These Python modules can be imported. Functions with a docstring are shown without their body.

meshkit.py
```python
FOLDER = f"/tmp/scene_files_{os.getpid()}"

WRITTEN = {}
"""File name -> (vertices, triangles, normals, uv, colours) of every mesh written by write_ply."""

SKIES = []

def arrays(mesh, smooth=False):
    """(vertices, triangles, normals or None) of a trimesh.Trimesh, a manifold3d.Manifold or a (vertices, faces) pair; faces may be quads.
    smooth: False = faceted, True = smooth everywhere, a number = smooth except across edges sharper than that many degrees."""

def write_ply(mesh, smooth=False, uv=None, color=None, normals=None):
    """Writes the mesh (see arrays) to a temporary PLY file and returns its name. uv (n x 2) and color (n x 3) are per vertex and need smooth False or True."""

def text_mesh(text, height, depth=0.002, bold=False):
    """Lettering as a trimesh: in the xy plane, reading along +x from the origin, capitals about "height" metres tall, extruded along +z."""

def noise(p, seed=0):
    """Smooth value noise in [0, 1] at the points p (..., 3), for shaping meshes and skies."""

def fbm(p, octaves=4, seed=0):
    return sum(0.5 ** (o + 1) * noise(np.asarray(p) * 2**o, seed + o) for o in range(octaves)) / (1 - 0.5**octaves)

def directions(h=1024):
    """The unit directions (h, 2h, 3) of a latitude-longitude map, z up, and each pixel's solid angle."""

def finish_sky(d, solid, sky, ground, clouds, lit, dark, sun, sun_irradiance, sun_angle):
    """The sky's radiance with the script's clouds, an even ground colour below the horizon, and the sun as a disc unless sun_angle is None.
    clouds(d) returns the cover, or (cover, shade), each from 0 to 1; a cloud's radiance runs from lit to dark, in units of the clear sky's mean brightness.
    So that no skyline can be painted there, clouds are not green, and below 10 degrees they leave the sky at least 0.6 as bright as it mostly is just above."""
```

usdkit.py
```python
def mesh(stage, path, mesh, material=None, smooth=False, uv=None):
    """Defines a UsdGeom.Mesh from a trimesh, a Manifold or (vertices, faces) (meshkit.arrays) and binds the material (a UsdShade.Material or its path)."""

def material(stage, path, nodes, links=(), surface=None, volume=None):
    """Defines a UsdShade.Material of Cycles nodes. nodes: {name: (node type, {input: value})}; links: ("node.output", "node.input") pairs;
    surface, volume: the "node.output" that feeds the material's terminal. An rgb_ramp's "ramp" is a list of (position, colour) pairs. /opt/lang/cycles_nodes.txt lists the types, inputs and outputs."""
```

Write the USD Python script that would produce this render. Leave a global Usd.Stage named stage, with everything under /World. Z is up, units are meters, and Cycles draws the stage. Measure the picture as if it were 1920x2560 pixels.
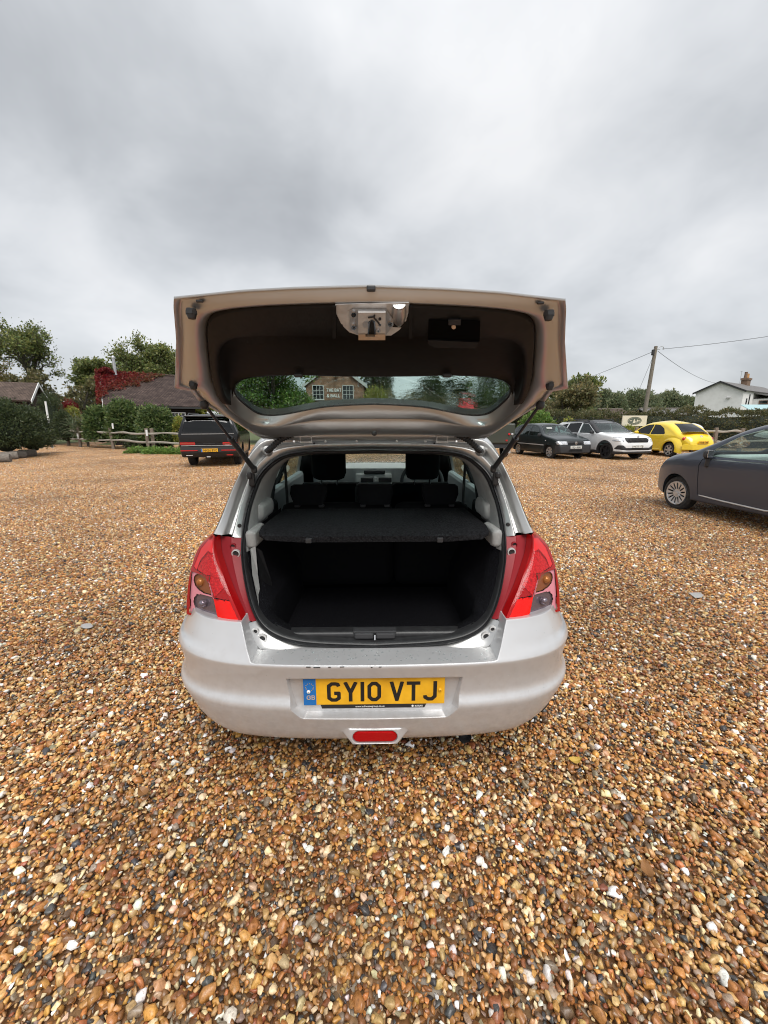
import math, random
import numpy as np, trimesh, usdkit, meshkit
import manifold3d as m3
from shapely.geometry import Polygon, LineString, Point
from pxr import Gf, Sdf, Usd, UsdGeom, UsdLux, UsdShade, Vt

stage = Usd.Stage.CreateInMemory()
UsdGeom.SetStageUpAxis(stage, UsdGeom.Tokens.z)
UsdGeom.SetStageMetersPerUnit(stage, 1.0)
UsdGeom.Xform.Define(stage, '/World')
UsdGeom.Scope.Define(stage, '/World/Looks')

# ---------------------------------------------------------------- camera
EYE = np.array([0.018, 0.0, 1.46])
PITCH, YAW, FPX = math.radians(12.82), math.radians(1.0), 980.0      # focal length in pixels of a 1920 wide picture
FWD = np.array([math.sin(YAW) * math.cos(PITCH), math.cos(YAW) * math.cos(PITCH), -math.sin(PITCH)])
RIGHT = np.array([math.cos(YAW), -math.sin(YAW), 0.0])
UP = np.cross(RIGHT, FWD)
camera = UsdGeom.Camera.Define(stage, '/World/camera')
camera.CreateFocalLengthAttr(13.0)
camera.CreateHorizontalApertureAttr(13.0 * 1920 / FPX)
camera.CreateVerticalApertureAttr(13.0 * 2560 / FPX)
camera.CreateClippingRangeAttr(Gf.Vec2f(0.05, 5000))
camera.CreateExposureAttr(1.08)
_m = np.eye(4); _m[0, :3], _m[1, :3], _m[2, :3], _m[3, :3] = RIGHT, UP, -FWD, EYE
camera.AddTransformOp().Set(Gf.Matrix4d(_m.tolist()))

# ---------------------------------------------------------------- sky: a heavy overcast, and the sun lost behind it
SUN_EL, SUN_AZ = math.radians(58), math.radians(165)                 # azimuth = atan2(x, y) of the direction towards the sun
CLOUD = 1.0
sky_nodes = {
    'sky': ('sky_texture', {'sky_type': 'single_scattering', 'sun_disc': False, 'sun_elevation': SUN_EL, 'sun_rotation': SUN_AZ}),
    'co': ('texture_coordinate', {}),
    'sep': ('separate_xyz', {}),
    'zc': ('math', {'math_type': 'maximum', 'value2': 0.0}),
    'za': ('math', {'math_type': 'add', 'value2': 0.45}),
    'dx': ('math', {'math_type': 'divide'}), 'dy': ('math', {'math_type': 'divide'}),
    'flat': ('combine_xyz', {'z': 3.7}),
    'n1': ('noise_texture', {'scale': 1.1, 'detail': 7.0, 'roughness': 0.48, 'distortion': 0.35}),
    'n2': ('noise_texture', {'scale': 3.4, 'detail': 6.0, 'roughness': 0.5, 'distortion': 0.3}),
    'mx': ('mix_float', {'fac': 0.34}),
    'db': ('vector_math', {'math_type': 'distance', 'vector2': (0.13, 0.86, 3.7)}), 'fb': ('map_range', {'range_type': 'smoothstep', 'from_min': 0.5, 'from_max': 0.05, 'to_max': 0.13}),
    'dd': ('vector_math', {'math_type': 'distance', 'vector2': (-0.34, 0.90, 3.7)}), 'fd': ('map_range', {'range_type': 'smoothstep', 'from_min': 0.52, 'from_max': 0.08, 'to_max': -0.20}),
    'a1': ('math', {'math_type': 'add'}), 'a2': ('math', {'math_type': 'add'}),
    'cr': ('rgb_ramp', {'ramp': [(0.0, (1.72, 1.78, 1.87)), (0.3, (2.02, 2.09, 2.19)), (0.44, (2.70, 2.79, 2.90)), (0.54, (3.5, 3.58, 3.68)), (0.66, (4.3, 4.32, 4.36)), (1.0, (4.9, 4.9, 4.92))]}),
    'el': ('map_range', {'range_type': 'smoothstep', 'from_min': 0.45, 'from_max': 1.0, 'to_min': 1.0, 'to_max': 1.6}),   # an overcast sky is brightest overhead
    'sc': ('vector_math', {'math_type': 'scale'}), 's2': ('math', {'math_type': 'multiply', 'value2': 1.0}),
    'mix': ('mix_color', {'fac': 0.94, 'use_clamp': False}),
    'bg': ('background_shader', {'strength': 0.1}),
}
sky_links = [('co.generated', 'sep.vector'), ('sep.z', 'zc.value1'), ('zc.value', 'za.value1'), ('sep.x', 'dx.value1'), ('za.value', 'dx.value2'),
             ('sep.y', 'dy.value1'), ('za.value', 'dy.value2'), ('dx.value', 'flat.x'), ('dy.value', 'flat.y'), ('flat.vector', 'n1.vector'),
             ('flat.vector', 'n2.vector'), ('n1.fac', 'mx.a'), ('n2.fac', 'mx.b'), ('flat.vector', 'db.vector1'), ('flat.vector', 'dd.vector1'), ('db.value', 'fb.value'), ('dd.value', 'fd.value'),
             ('mx.result', 'a1.value1'), ('fb.result', 'a1.value2'), ('a1.value', 'a2.value1'), ('fd.result', 'a2.value2'), ('a2.value', 'cr.fac'),
             ('sep.z', 'el.value'), ('el.result', 's2.value1'), ('s2.value', 'sc.scale'), ('cr.color', 'sc.vector1'),
             ('sky.color', 'mix.a'), ('sc.vector', 'mix.b'), ('mix.result', 'bg.color')]
usdkit.material(stage, '/World/Looks/overcast_sky', sky_nodes, sky_links, surface='bg.background')
dome = UsdLux.DomeLight.Define(stage, '/World/sky')
UsdShade.MaterialBindingAPI.Apply(dome.GetPrim()).Bind(UsdShade.Material.Get(stage, '/World/Looks/overcast_sky'))
dome.GetPrim().SetCustomDataByKey('kind', 'structure')
sun = UsdLux.DistantLight.Define(stage, '/World/sun')
sun.CreateIntensityAttr(0.4); sun.CreateAngleAttr(40.0); sun.CreateNormalizeAttr(True); sun.CreateColorAttr(Gf.Vec3f(1.0, 0.97, 0.93))
_d = -np.array([math.sin(SUN_AZ) * math.cos(SUN_EL), math.cos(SUN_AZ) * math.cos(SUN_EL), math.sin(SUN_EL)])
_x = np.cross([0, 0, 1.0], -_d); _x /= np.linalg.norm(_x); _y = np.cross(-_d, _x)
_m = np.eye(4); _m[0, :3], _m[1, :3], _m[2, :3] = _x, _y, -_d
sun.AddTransformOp().Set(Gf.Matrix4d(_m.tolist()))

# ---------------------------------------------------------------- helpers: points, meshes, things
def ray(u, v):
    """direction through a point of the photograph (measured on a 1659 x 2212 copy)."""
    s = 1920 / 1659
    return FWD + RIGHT * (u * s - 960) / FPX - UP * (v * s - 1280) / FPX
def at(u, v, Y):
    d = ray(u, v); return EYE + d * (Y - EYE[1]) / d[1]
def on_ground(u, v, z=0.0):
    d = ray(u, v); return EYE + d * (z - EYE[2]) / d[2]

_taken = {}
def path_for(parent, name):
    base = f'{parent}/{name}'; n = _taken.get(base, -1) + 1; _taken[base] = n
    return base if n == 0 else f'{base}_{n:03d}'
def where(parent):
    return '/World' if parent is None else (parent if isinstance(parent, str) else str(parent.GetPath()))
def tag(p, label=None, cat=None, group=None, kind=None):
    p = p.GetPrim()
    for k, v in (('label', label), ('category', cat), ('group', group), ('kind', kind)):
        if v: p.SetCustomDataByKey(k, v)
    return p
def V(m):
    """any mesh form as (vertices, triangles)"""
    if hasattr(m, 'to_mesh'):
        q = m.to_mesh(); return np.array(q.vert_properties[:, :3], float), np.array(q.tri_verts, int)
    if isinstance(m, trimesh.Trimesh): return np.array(m.vertices), np.array(m.faces)
    v, f = np.asarray(m[0], float), np.asarray(m[1], int)
    if f.shape[1] == 4: f = np.vstack([f[:, [0, 1, 2]], f[:, [0, 2, 3]]])
    return v, f
def join(*ms):
    vs, fs, n = [], [], 0
    for m in ms:
        v, f = V(m); vs.append(v); fs.append(f + n); n += len(v)
    return np.vstack(vs), np.vstack(fs)
def obj(name, mesh, mat, parent=None, smooth=False, label=None, color=None, **kw):
    """one Mesh prim under parent (or under /World)"""
    v, f = V(mesh)
    if len(f) == 0: f = np.array([[0, 0, 0]])
    p = usdkit.mesh(stage, path_for(where(parent), name), (v, f), '/World/Looks/' + mat, smooth=smooth)
    if color is not None:
        UsdGeom.PrimvarsAPI(p).CreatePrimvar('tint', Sdf.ValueTypeNames.Color3fArray, 'vertex').Set(Vt.Vec3fArray.FromNumpy(np.asarray(color, np.float32)))
    return tag(p, label, **kw)
def thing(name, label, cat, loc=(0, 0, 0), rotz=0.0, group=None):
    x = UsdGeom.Xform.Define(stage, path_for('/World', name))
    x.AddTranslateOp().Set(Gf.Vec3d(*map(float, loc)))
    if rotz: x.AddRotateZOp().Set(math.degrees(rotz))
    return tag(x, label, cat, group)
def sub(name, parent, label=None):
    """a part that only holds sub-parts"""
    return tag(UsdGeom.Xform.Define(stage, path_for(where(parent), name)), label)
def mat(name, nodes, links=(), surface='p.BSDF', volume=None):
    usdkit.material(stage, '/World/Looks/' + name, nodes, links, surface=surface, volume=volume); return name
def rot(axis, a):
    return trimesh.transformations.rotation_matrix(a, axis)[:3, :3]
def move(m, loc=(0, 0, 0), rz=0.0, R=None, s=1.0):
    v, f = V(m); v = v * s
    if R is not None: v = v @ R.T
    if rz: v = v @ rot([0, 0, 1], rz).T
    return v + np.asarray(loc, float), f
def mirror(m):
    v, f = V(m); v = v.copy(); v[:, 0] *= -1; return v, f[:, ::-1]
def box(c, size, R=None, rz=0.0):
    v, f = V(trimesh.creation.box(size)); return move((v, f), c, rz, R)
def rbox(c, size, r=0.01, R=None, n=8):
    """a box with rounded edges"""
    s = np.maximum(np.asarray(size, float) / 2 - r, 1e-4)
    q = m3.Manifold.sphere(r, n)
    h = m3.Manifold.batch_hull([q.translate((a * s[0], b * s[1], c_ * s[2])) for a in (-1, 1) for b in (-1, 1) for c_ in (-1, 1)])
    return move(V(h), c, 0, R)
def tube(pts, r, sides=8, cap=True):
    p = np.asarray(pts, float); n = len(p); r = np.broadcast_to(r, (n,))
    t = np.gradient(p, axis=0); t /= np.linalg.norm(t, axis=1, keepdims=True) + 1e-12
    ref = np.array([0, 0, 1.0]) if abs(t[0, 2]) < 0.9 else np.array([1.0, 0, 0])
    a = np.cross(t, ref); a /= np.linalg.norm(a, axis=1, keepdims=True) + 1e-12
    b = np.cross(t, a); g = np.arange(sides) * 2 * np.pi / sides
    v = p[:, None] + r[:, None, None] * (np.cos(g)[None, :, None] * a[:, None] + np.sin(g)[None, :, None] * b[:, None])
    i, j = np.meshgrid(np.arange(n - 1), np.arange(sides), indexing='ij')
    q = np.stack([i * sides + j, i * sides + (j + 1) % sides, (i + 1) * sides + (j + 1) % sides, (i + 1) * sides + j], -1).reshape(-1, 4)
    f = np.vstack([q[:, [0, 2, 1]], q[:, [0, 3, 2]]]); v = v.reshape(-1, 3)
    if cap:
        k = len(v); v = np.vstack([v, p[:1], p[-1:]]); e = (n - 1) * sides
        f = np.vstack([f] + [[[k, (j + 1) % sides, j] for j in range(sides)], [[k + 1, e + j, e + (j + 1) % sides] for j in range(sides)]])
    return v, f[:, ::-1]
def lathe(prof, n=32, axis='x'):
    """prof: (radius, along) pairs revolved about the axis"""
    pr = np.asarray(prof, float); g = np.arange(n) * 2 * np.pi / n; m = len(pr)
    r, h = pr[:, 0][:, None], np.broadcast_to(pr[:, 1][:, None], (m, n))
    a, b = r * np.cos(g), r * np.sin(g)
    v = np.stack({'x': (h, a, b), 'y': (b, h, a), 'z': (a, b, h)}[axis], -1).reshape(-1, 3)
    i, j = np.meshgrid(np.arange(m - 1), np.arange(n), indexing='ij')
    q = np.stack([i * n + j, i * n + (j + 1) % n, (i + 1) * n + (j + 1) % n, (i + 1) * n + j], -1).reshape(-1, 4)
    return V((v, q))
def resample(p, n, closed=False):
    p = np.asarray(p, float)
    if closed: p = np.vstack([p, p[:1]])
    d = np.r_[0, np.cumsum(np.linalg.norm(np.diff(p, axis=0), axis=1))]
    t = np.linspace(0, d[-1], n + closed)[:n]
    return np.stack([np.interp(t, d, p[:, k]) for k in range(p.shape[1])], 1)
def smooth_line(p, n, closed=False, k=2):
    """a polyline rounded (Chaikin), then evenly resampled"""
    p = np.asarray(p, float)
    for _ in range(k):
        if closed:
            q = np.roll(p, -1, 0); p = np.stack([.75 * p + .25 * q, .25 * p + .75 * q], 1).reshape(-1, p.shape[1])
        else:
            a, b = p[:-1], p[1:]; m = np.stack([.75 * a + .25 * b, .25 * a + .75 * b], 1).reshape(-1, p.shape[1]); p = np.vstack([p[:1], m[1:-1], p[-1:]])
    return resample(p, n, closed)
def loft(rows, closed=False):
    """surface through rows of equally many points"""
    r = np.asarray(rows, float); m, n = r.shape[:2]; w = n if closed else n - 1
    i, j = np.meshgrid(np.arange(m - 1), np.arange(w), indexing='ij')
    q = np.stack([i * n + j, i * n + (j + 1) % n, (i + 1) * n + (j + 1) % n, (i + 1) * n + j], -1).reshape(-1, 4)
    return V((r.reshape(-1, 3), q))
def plate(poly, depth, z=0.0):
    """polygon (shapely or points) in xy extruded along +z"""
    P = poly if hasattr(poly, 'geoms') or hasattr(poly, 'exterior') else Polygon(poly)
    ms = [V(trimesh.creation.extrude_polygon(g, depth, engine='earcut')) for g in getattr(P, 'geoms', [P]) if g.area > 0]
    return move(join(*ms), (0, 0, z))
def upright(m):
    """from the xy plane into a wall facing -y (x stays, y becomes height)"""
    v, f = V(m); return np.stack([v[:, 0], -v[:, 2], v[:, 1]], 1), f
def man(m):
    v, f = V(m); t = trimesh.Trimesh(v, f, process=True, merge_norm=True, merge_tex=True)
    return m3.Manifold(m3.Mesh(np.asarray(t.vertices, np.float32), np.asarray(t.faces, np.uint32)))
def prism(pts, axis, lo, hi):
    """manifold prism: polygon extruded along 'x' (pts = (y, z)), 'y' (pts = (x, z)) or 'z' (pts = (x, y))"""
    P = pts if hasattr(pts, 'exterior') else Polygon(pts)
    P = P if P.exterior.is_ccw else Polygon(list(P.exterior.coords)[::-1])
    m = m3.Manifold.extrude(m3.CrossSection([np.asarray(P.exterior.coords)[:-1]]), hi - lo).translate((0, 0, lo))
    if axis == 'x': return m.transform([[0, 0, 1, 0], [1, 0, 0, 0], [0, 1, 0, 0]])
    if axis == 'y': return m.transform([[1, 0, 0, 0], [0, 0, -1, 0], [0, 1, 0, 0]]).mirror((0, 0, 0)) if False else m.transform([[-1, 0, 0, 0], [0, 0, 1, 0], [0, 1, 0, 0]]).mirror((1, 0, 0))
    return m
# ================================================================ ground
rng = np.random.default_rng(11)
mat('gravel_ground', {
    'g': ('geometry', {}), 'v': ('voronoi_texture', {'scale': 42.0}), 'r': ('rgb_ramp', {'ramp': [(0, (.10, .045, .016)), (.25, (.2, .095, .035)), (.5, (.30, .15, .06)), (.75, (.36, .22, .11)), (.93, (.30, .24, .17)), (1, (.5, .44, .36))]}),
    's': ('separate_xyz', {}), 'n': ('noise_texture', {'scale': 0.35, 'detail': 4.0}), 'nr': ('rgb_ramp', {'ramp': [(.3, (.75, .73, .72)), (.7, (1.1, 1.1, 1.1))]}),
    'm': ('mix_color', {'blend_type': 'multiply', 'fac': 1.0}), 'b': ('bump', {'strength': 0.8, 'distance': 0.02, 'invert': True}),
    'p': ('principled_bsdf', {'roughness': 0.55})},
    [('g.position', 'v.vector'), ('v.color', 's.vector'), ('s.x', 'r.fac'), ('g.position', 'n.vector'), ('n.fac', 'nr.fac'), ('r.color', 'm.a'), ('nr.color', 'm.b'),
     ('m.result', 'p.base_color'), ('v.distance', 'b.height'), ('b.normal', 'p.normal')])
mat('meadow', {'g': ('geometry', {}), 'n': ('noise_texture', {'scale': .8, 'detail': 8.0}), 'r': ('rgb_ramp', {'ramp': [(.3, (.045, .065, .02)), (.7, (.09, .11, .035))]}), 'p': ('principled_bsdf', {'roughness': .9})}, [('g.position', 'n.vector'), ('n.fac', 'r.fac'), ('r.color', 'p.base_color')])
obj('ground', (np.array([[-500, -60, -.03], [500, -60, -.03], [500, 900, -.03], [-500, 900, -.03]]), np.array([[0, 1, 2, 3]])), 'meadow', kind='structure')
obj('gravel_yard', plate([(-40, -20), (40, -20), (40, 22.5), (10, 25.5), (-1, 33), (-8.4, 20), (-11.8, 20.9), (-14.8, 22.7), (-18.2, 24.9), (-21, 32), (-23, 32), (-22, 22), (-40, 18)], .02, -.034), 'gravel_ground', kind='structure')

# wet flint gravel: patches of single stones, each patch some 1900 pebbles, laid side by side in four turns
mat('flint', {
    'a': ('attribute', {'attribute': 'tint'}), 'g': ('geometry', {}), 'n': ('noise_texture', {'scale': 130.0, 'detail': 4.0, 'roughness': .65}), 'nr': ('rgb_ramp', {'ramp': [(.25, (.45, .40, .36)), (.5, (1, 1, 1)), (.75, (1.35, 1.32, 1.25))]}),
    'm': ('mix_color', {'blend_type': 'multiply', 'fac': 0.85}), 'w': ('noise_texture', {'scale': .55, 'detail': 5.0}), 'wr': ('rgb_ramp', {'ramp': [(.32, (.66, .63, .6)), (.55, (1, 1, 1)), (.75, (1.12, 1.1, 1.06))]}),
    'm2': ('mix_color', {'blend_type': 'multiply', 'fac': 1.0}), 'ro': ('map_range', {'from_min': .3, 'from_max': .7, 'to_min': .22, 'to_max': .55}), 'b': ('bump', {'strength': .35, 'distance': .003}),
    'p': ('principled_bsdf', {'roughness': 0.4, 'ior': 1.5, 'specular_ior_level': .6})},
    [('g.position', 'n.vector'), ('n.fac', 'nr.fac'), ('a.color', 'm.a'), ('nr.color', 'm.b'), ('g.position', 'w.vector'), ('w.fac', 'wr.fac'), ('m.result', 'm2.a'), ('wr.color', 'm2.b'), ('m2.result', 'p.base_color'),
     ('n.fac', 'ro.value'), ('ro.result', 'p.roughness'), ('n.fac', 'b.height'), ('b.normal', 'p.normal')])
PAL = np.array([(.43, .19, .055), (.24, .105, .036), (.54, .335, .135), (.72, .56, .34), (.29, .23, .165), (.055, .053, .053), (.86, .82, .74), (.29, .10, .04), (.56, .285, .075), (.14, .088, .052)])
PROB = np.array([.22, .15, .17, .10, .07, .055, .04, .06, .11, .05]); PROB /= PROB.sum()
def pebbles(n, r):
    out = []
    for _ in range(n):
        k = r.integers(14, 22); d = r.normal(size=(k, 3)); d /= np.linalg.norm(d, axis=1)[:, None]
        d = np.sign(d) * np.abs(d) ** r.uniform(.75, 1.05) * r.uniform(.82, 1.05, (k, 1))
        h = trimesh.convex.convex_hull(d * np.array([1.0, r.uniform(.6, .92), r.uniform(.45, .75)]))
        out.append((np.array(h.vertices), np.array(h.faces)))
    return out
def rand_rot(n, r):
    q = r.normal(size=(n, 4)); q /= np.linalg.norm(q, axis=1)[:, None]; w, x, y, z = q.T
    return np.stack([1 - 2 * (y * y + z * z), 2 * (x * y - z * w), 2 * (x * z + y * w), 2 * (x * y + z * w), 1 - 2 * (x * x + z * z), 2 * (y * z - x * w), 2 * (x * z - y * w), 2 * (y * z + x * w), 1 - 2 * (x * x + y * y)], 1).reshape(-1, 3, 3)
SIDE = 0.6
def patch(r, shapes, step):
    g = np.arange(0, SIDE, step); X, Y = np.meshgrid(g, g); n = X.size
    p = np.stack([X.ravel(), Y.ravel()], 1) + r.uniform(0, step, (n, 2)) - SIDE / 2
    size = np.clip(r.lognormal(math.log(.0093), .38, n), .0055, .025)
    tilt = rand_rot(n, r); flat = np.zeros((n, 3, 3)); a = r.uniform(0, 2 * np.pi, n)
    flat[:, 0, 0] = flat[:, 1, 1] = np.cos(a); flat[:, 0, 1] = -np.sin(a); flat[:, 1, 0] = np.sin(a); flat[:, 2, 2] = 1
    mixr = r.random(n) < .3; R = np.where(mixr[:, None, None], tilt, flat)
    for k in np.nonzero(~mixr)[0]:
        R[k] = R[k] @ rot([1, 0, 0], r.normal(0, .35)) @ rot([0, 1, 0], r.normal(0, .35))
    z = r.uniform(-.1, .95, n) * .016 - .006 + size * .1
    tint = 1.04 * PAL[r.choice(len(PAL), n, p=PROB)] * r.uniform(.72, 1.25, (n, 1)) * (1 + r.normal(0, .05, (n, 3)))
    vs, fs, cs, off = [], [], [], 0
    for k in range(n):
        v, f = shapes[r.integers(len(shapes))]
        vs.append(v @ R[k].T * size[k] + (p[k, 0], p[k, 1], z[k])); fs.append(f + off); off += len(v); cs.append(np.broadcast_to(tint[k], v.shape))
    return np.vstack(vs), np.vstack(fs), np.clip(np.vstack(cs), .02, .9)
shapes = pebbles(70, rng)
NP = 6
inst = UsdGeom.PointInstancer.Define(stage, '/World/gravel'); tag(inst, kind='stuff')
UsdGeom.Scope.Define(stage, '/World/gravel/patches')
protos = []
for k in range(NP):
    v, f, c = patch(rng, shapes, .0126)
    protos.append(obj('gravel_patch', (v, f), 'flint', '/World/gravel/patches', color=c, smooth=True).GetPath())
inst.CreatePrototypesRel().SetTargets(protos)
pos, ori, idx = [], [], []
for iy in range(-2, 46):
    for ix in range(-46, 47):
        x, y = ix * SIDE, iy * SIDE + .3
        if abs(x) > 1.05 * y + 2.2 or y > 27: continue
        pos.append(Gf.Vec3f(x, y, 0)); t = rng.integers(4) * math.pi / 4; ori.append(Gf.Quath(math.cos(t), 0, 0, math.sin(t))); idx.append(int(rng.integers(NP)))
inst.CreatePositionsAttr(pos); inst.CreateOrientationsAttr(ori); inst.CreateProtoIndicesAttr(idx)

# a few things lying on the gravel
stain = lambda n, c, ro: mat(n, {'p': ('principled_bsdf', {'base_color': c, 'roughness': ro})})
stain('grey_flint', (.30, .29, .28), .4); stain('leaf_yellow', (.46, .30, .05), .5); stain('leaf_brown', (.22, .10, .03), .5)
k_ = np.random.default_rng(4)
for lb, u, v, s_ in (('flat grey stone slab lying on the gravel left of the silver car', 185, 1357, .075), ('flat grey stone lying on the gravel right of the silver car', 1505, 1291, .07), ('small pale stone far out on the gravel, left of the silver car', 250, 1050, .055)):
    q = on_ground(u, v); h = trimesh.convex.convex_hull(k_.normal(size=(22, 3)) * [1, .8, .16]); h.vertices *= s_ / np.abs(h.vertices).max(); tag(obj('stone_slab', move(h, q + [0, 0, .024]), 'grey_flint', smooth=25), lb, 'stone')
for lb, u, v, m_ in (('fallen yellow leaf on the gravel beyond the right tail lamp', 1302, 1246, 'leaf_yellow'), ('fallen yellow leaf in the right foreground gravel', 1240, 1655, 'leaf_yellow'), ('fallen brown leaf in the left foreground gravel', 312, 1725, 'leaf_brown'), ('fallen leaf close to the camera at the lower right', 1395, 1895, 'leaf_brown'), ('fallen yellow leaf on the open gravel at the left', 128, 1190, 'leaf_yellow')):
    q = on_ground(u, v); t_ = np.linspace(0, 1, 9); w_ = .018 * np.sin(np.pi * t_) ** .8; a_ = k_.uniform(0, 6.28)
    m = loft([np.stack([(t_ - .5) * .06, sgn * w_, .006 * abs(sgn) + .012 * (t_ - .5) ** 2 * 4], 1) for sgn in (-1, 0, 1)]); tag(obj('fallen_leaf', move(m, q + [0, 0, .026], a_), m_), lb, 'leaf')
# ================================================================ plants
mat('leaf', {
    'a': ('attribute', {'attribute': 'tint'}), 'p': ('principled_bsdf', {'roughness': 0.42, 'specular_ior_level': .45}), 't': ('translucent_bsdf', {}), 'm': ('mix_closure', {'fac': 0.38})},
    [('a.color', 'p.base_color'), ('a.color', 't.color'), ('p.BSDF', 'm.closure1'), ('t.BSDF', 'm.closure2')], surface='m.closure')
mat('twiggy', {'a': ('attribute', {'attribute': 'tint'}), 'p': ('principled_bsdf', {'roughness': 0.85})}, [('a.color', 'p.base_color')])
mat('bark', {'g': ('geometry', {}), 'n': ('noise_texture', {'scale': 7.0, 'detail': 5.0}), 'r': ('rgb_ramp', {'ramp': [(.3, (.035, .03, .024)), (.7, (.11, .095, .075))]}), 'b': ('bump', {'strength': .6, 'distance': .03}), 'p': ('principled_bsdf', {'roughness': .9})},
    [('g.position', 'n.vector'), ('n.fac', 'r.fac'), ('r.color', 'p.base_color'), ('n.fac', 'b.height'), ('b.normal', 'p.normal')])
GREEN = dict(
    oak=[(0.122, 0.167, 0.049), (0.167, 0.190, 0.062), (0.223, 0.223, 0.066), (0.101, 0.122, 0.045)],
    autumn=[(0.188, 0.171, 0.051), (0.239, 0.171, 0.059), (0.136, 0.153, 0.047), (0.255, 0.205, 0.068)],
    dark=[(0.042, 0.062, 0.026), (0.06, 0.082, 0.032), (0.085, 0.105, 0.042), (0.034, 0.05, 0.022)],
    laurel=[(0.075, 0.122, 0.036), (0.112, 0.165, 0.05), (0.048, 0.082, 0.028), (0.165, 0.20, 0.07)],
    bright=[(0.109, 0.202, 0.039), (0.155, 0.248, 0.054), (0.078, 0.155, 0.031), (0.202, 0.264, 0.070)],
    yellow=[(0.295, 0.295, 0.054), (0.217, 0.248, 0.046), (0.372, 0.326, 0.078), (0.155, 0.202, 0.046)],
    red=[(0.164, 0.015, 0.018), (0.221, 0.021, 0.023), (0.107, 0.010, 0.013), (0.205, 0.041, 0.025)],
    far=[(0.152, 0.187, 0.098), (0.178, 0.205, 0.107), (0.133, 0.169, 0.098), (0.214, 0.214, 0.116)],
    hedge=[(0.087, 0.095, 0.036), (0.119, 0.119, 0.050), (0.070, 0.077, 0.034), (0.154, 0.129, 0.059)],
    brown=[(0.160, 0.139, 0.063), (0.129, 0.132, 0.055), (0.214, 0.171, 0.075), (0.108, 0.108, 0.047)])
def leaves(p, out, size, cols, r, wide=.5):
    """kite-shaped leaves at the points p, growing roughly along out"""
    n = len(p); d = out + r.normal(0, .75, (n, 3)); d /= np.linalg.norm(d, axis=1)[:, None] + 1e-9
    s = np.cross(d, r.normal(size=(n, 3))); s /= np.linalg.norm(s, axis=1)[:, None] + 1e-9
    nn = np.cross(d, s); L = (size * r.uniform(.6, 1.35, n))[:, None]
    m = p + d * L * .5; a = m + s * L * wide * .5 + nn * L * .12; b = m - s * L * wide * .5 + nn * L * .12
    v = np.stack([p, a, p + d * L, b], 1).reshape(-1, 3); q = np.arange(n)[:, None] * 4
    f = np.vstack([q + [0, 1, 2], q + [0, 2, 3]])
    return v, f, np.repeat(cols, 4, 0)
def tints(n, pal, r, clump=None):
    pal = np.array(GREEN[pal] if isinstance(pal, str) else pal)
    c = pal[r.integers(len(pal), size=n)] * r.uniform(.75, 1.3, (n, 1))
    return c if clump is None else c * clump[:, None]
def lumpy(n, r, seed, amp=.28, freq=2.6):
    """points of an uneven unit ball's skin, with outward directions"""
    d = r.normal(size=(n, 3)); d /= np.linalg.norm(d, axis=1)[:, None]
    return d, 1 - 1.35 * amp + 2 * amp * meshkit.fbm(d * freq + 7.3 * seed, 3, seed)
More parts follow.
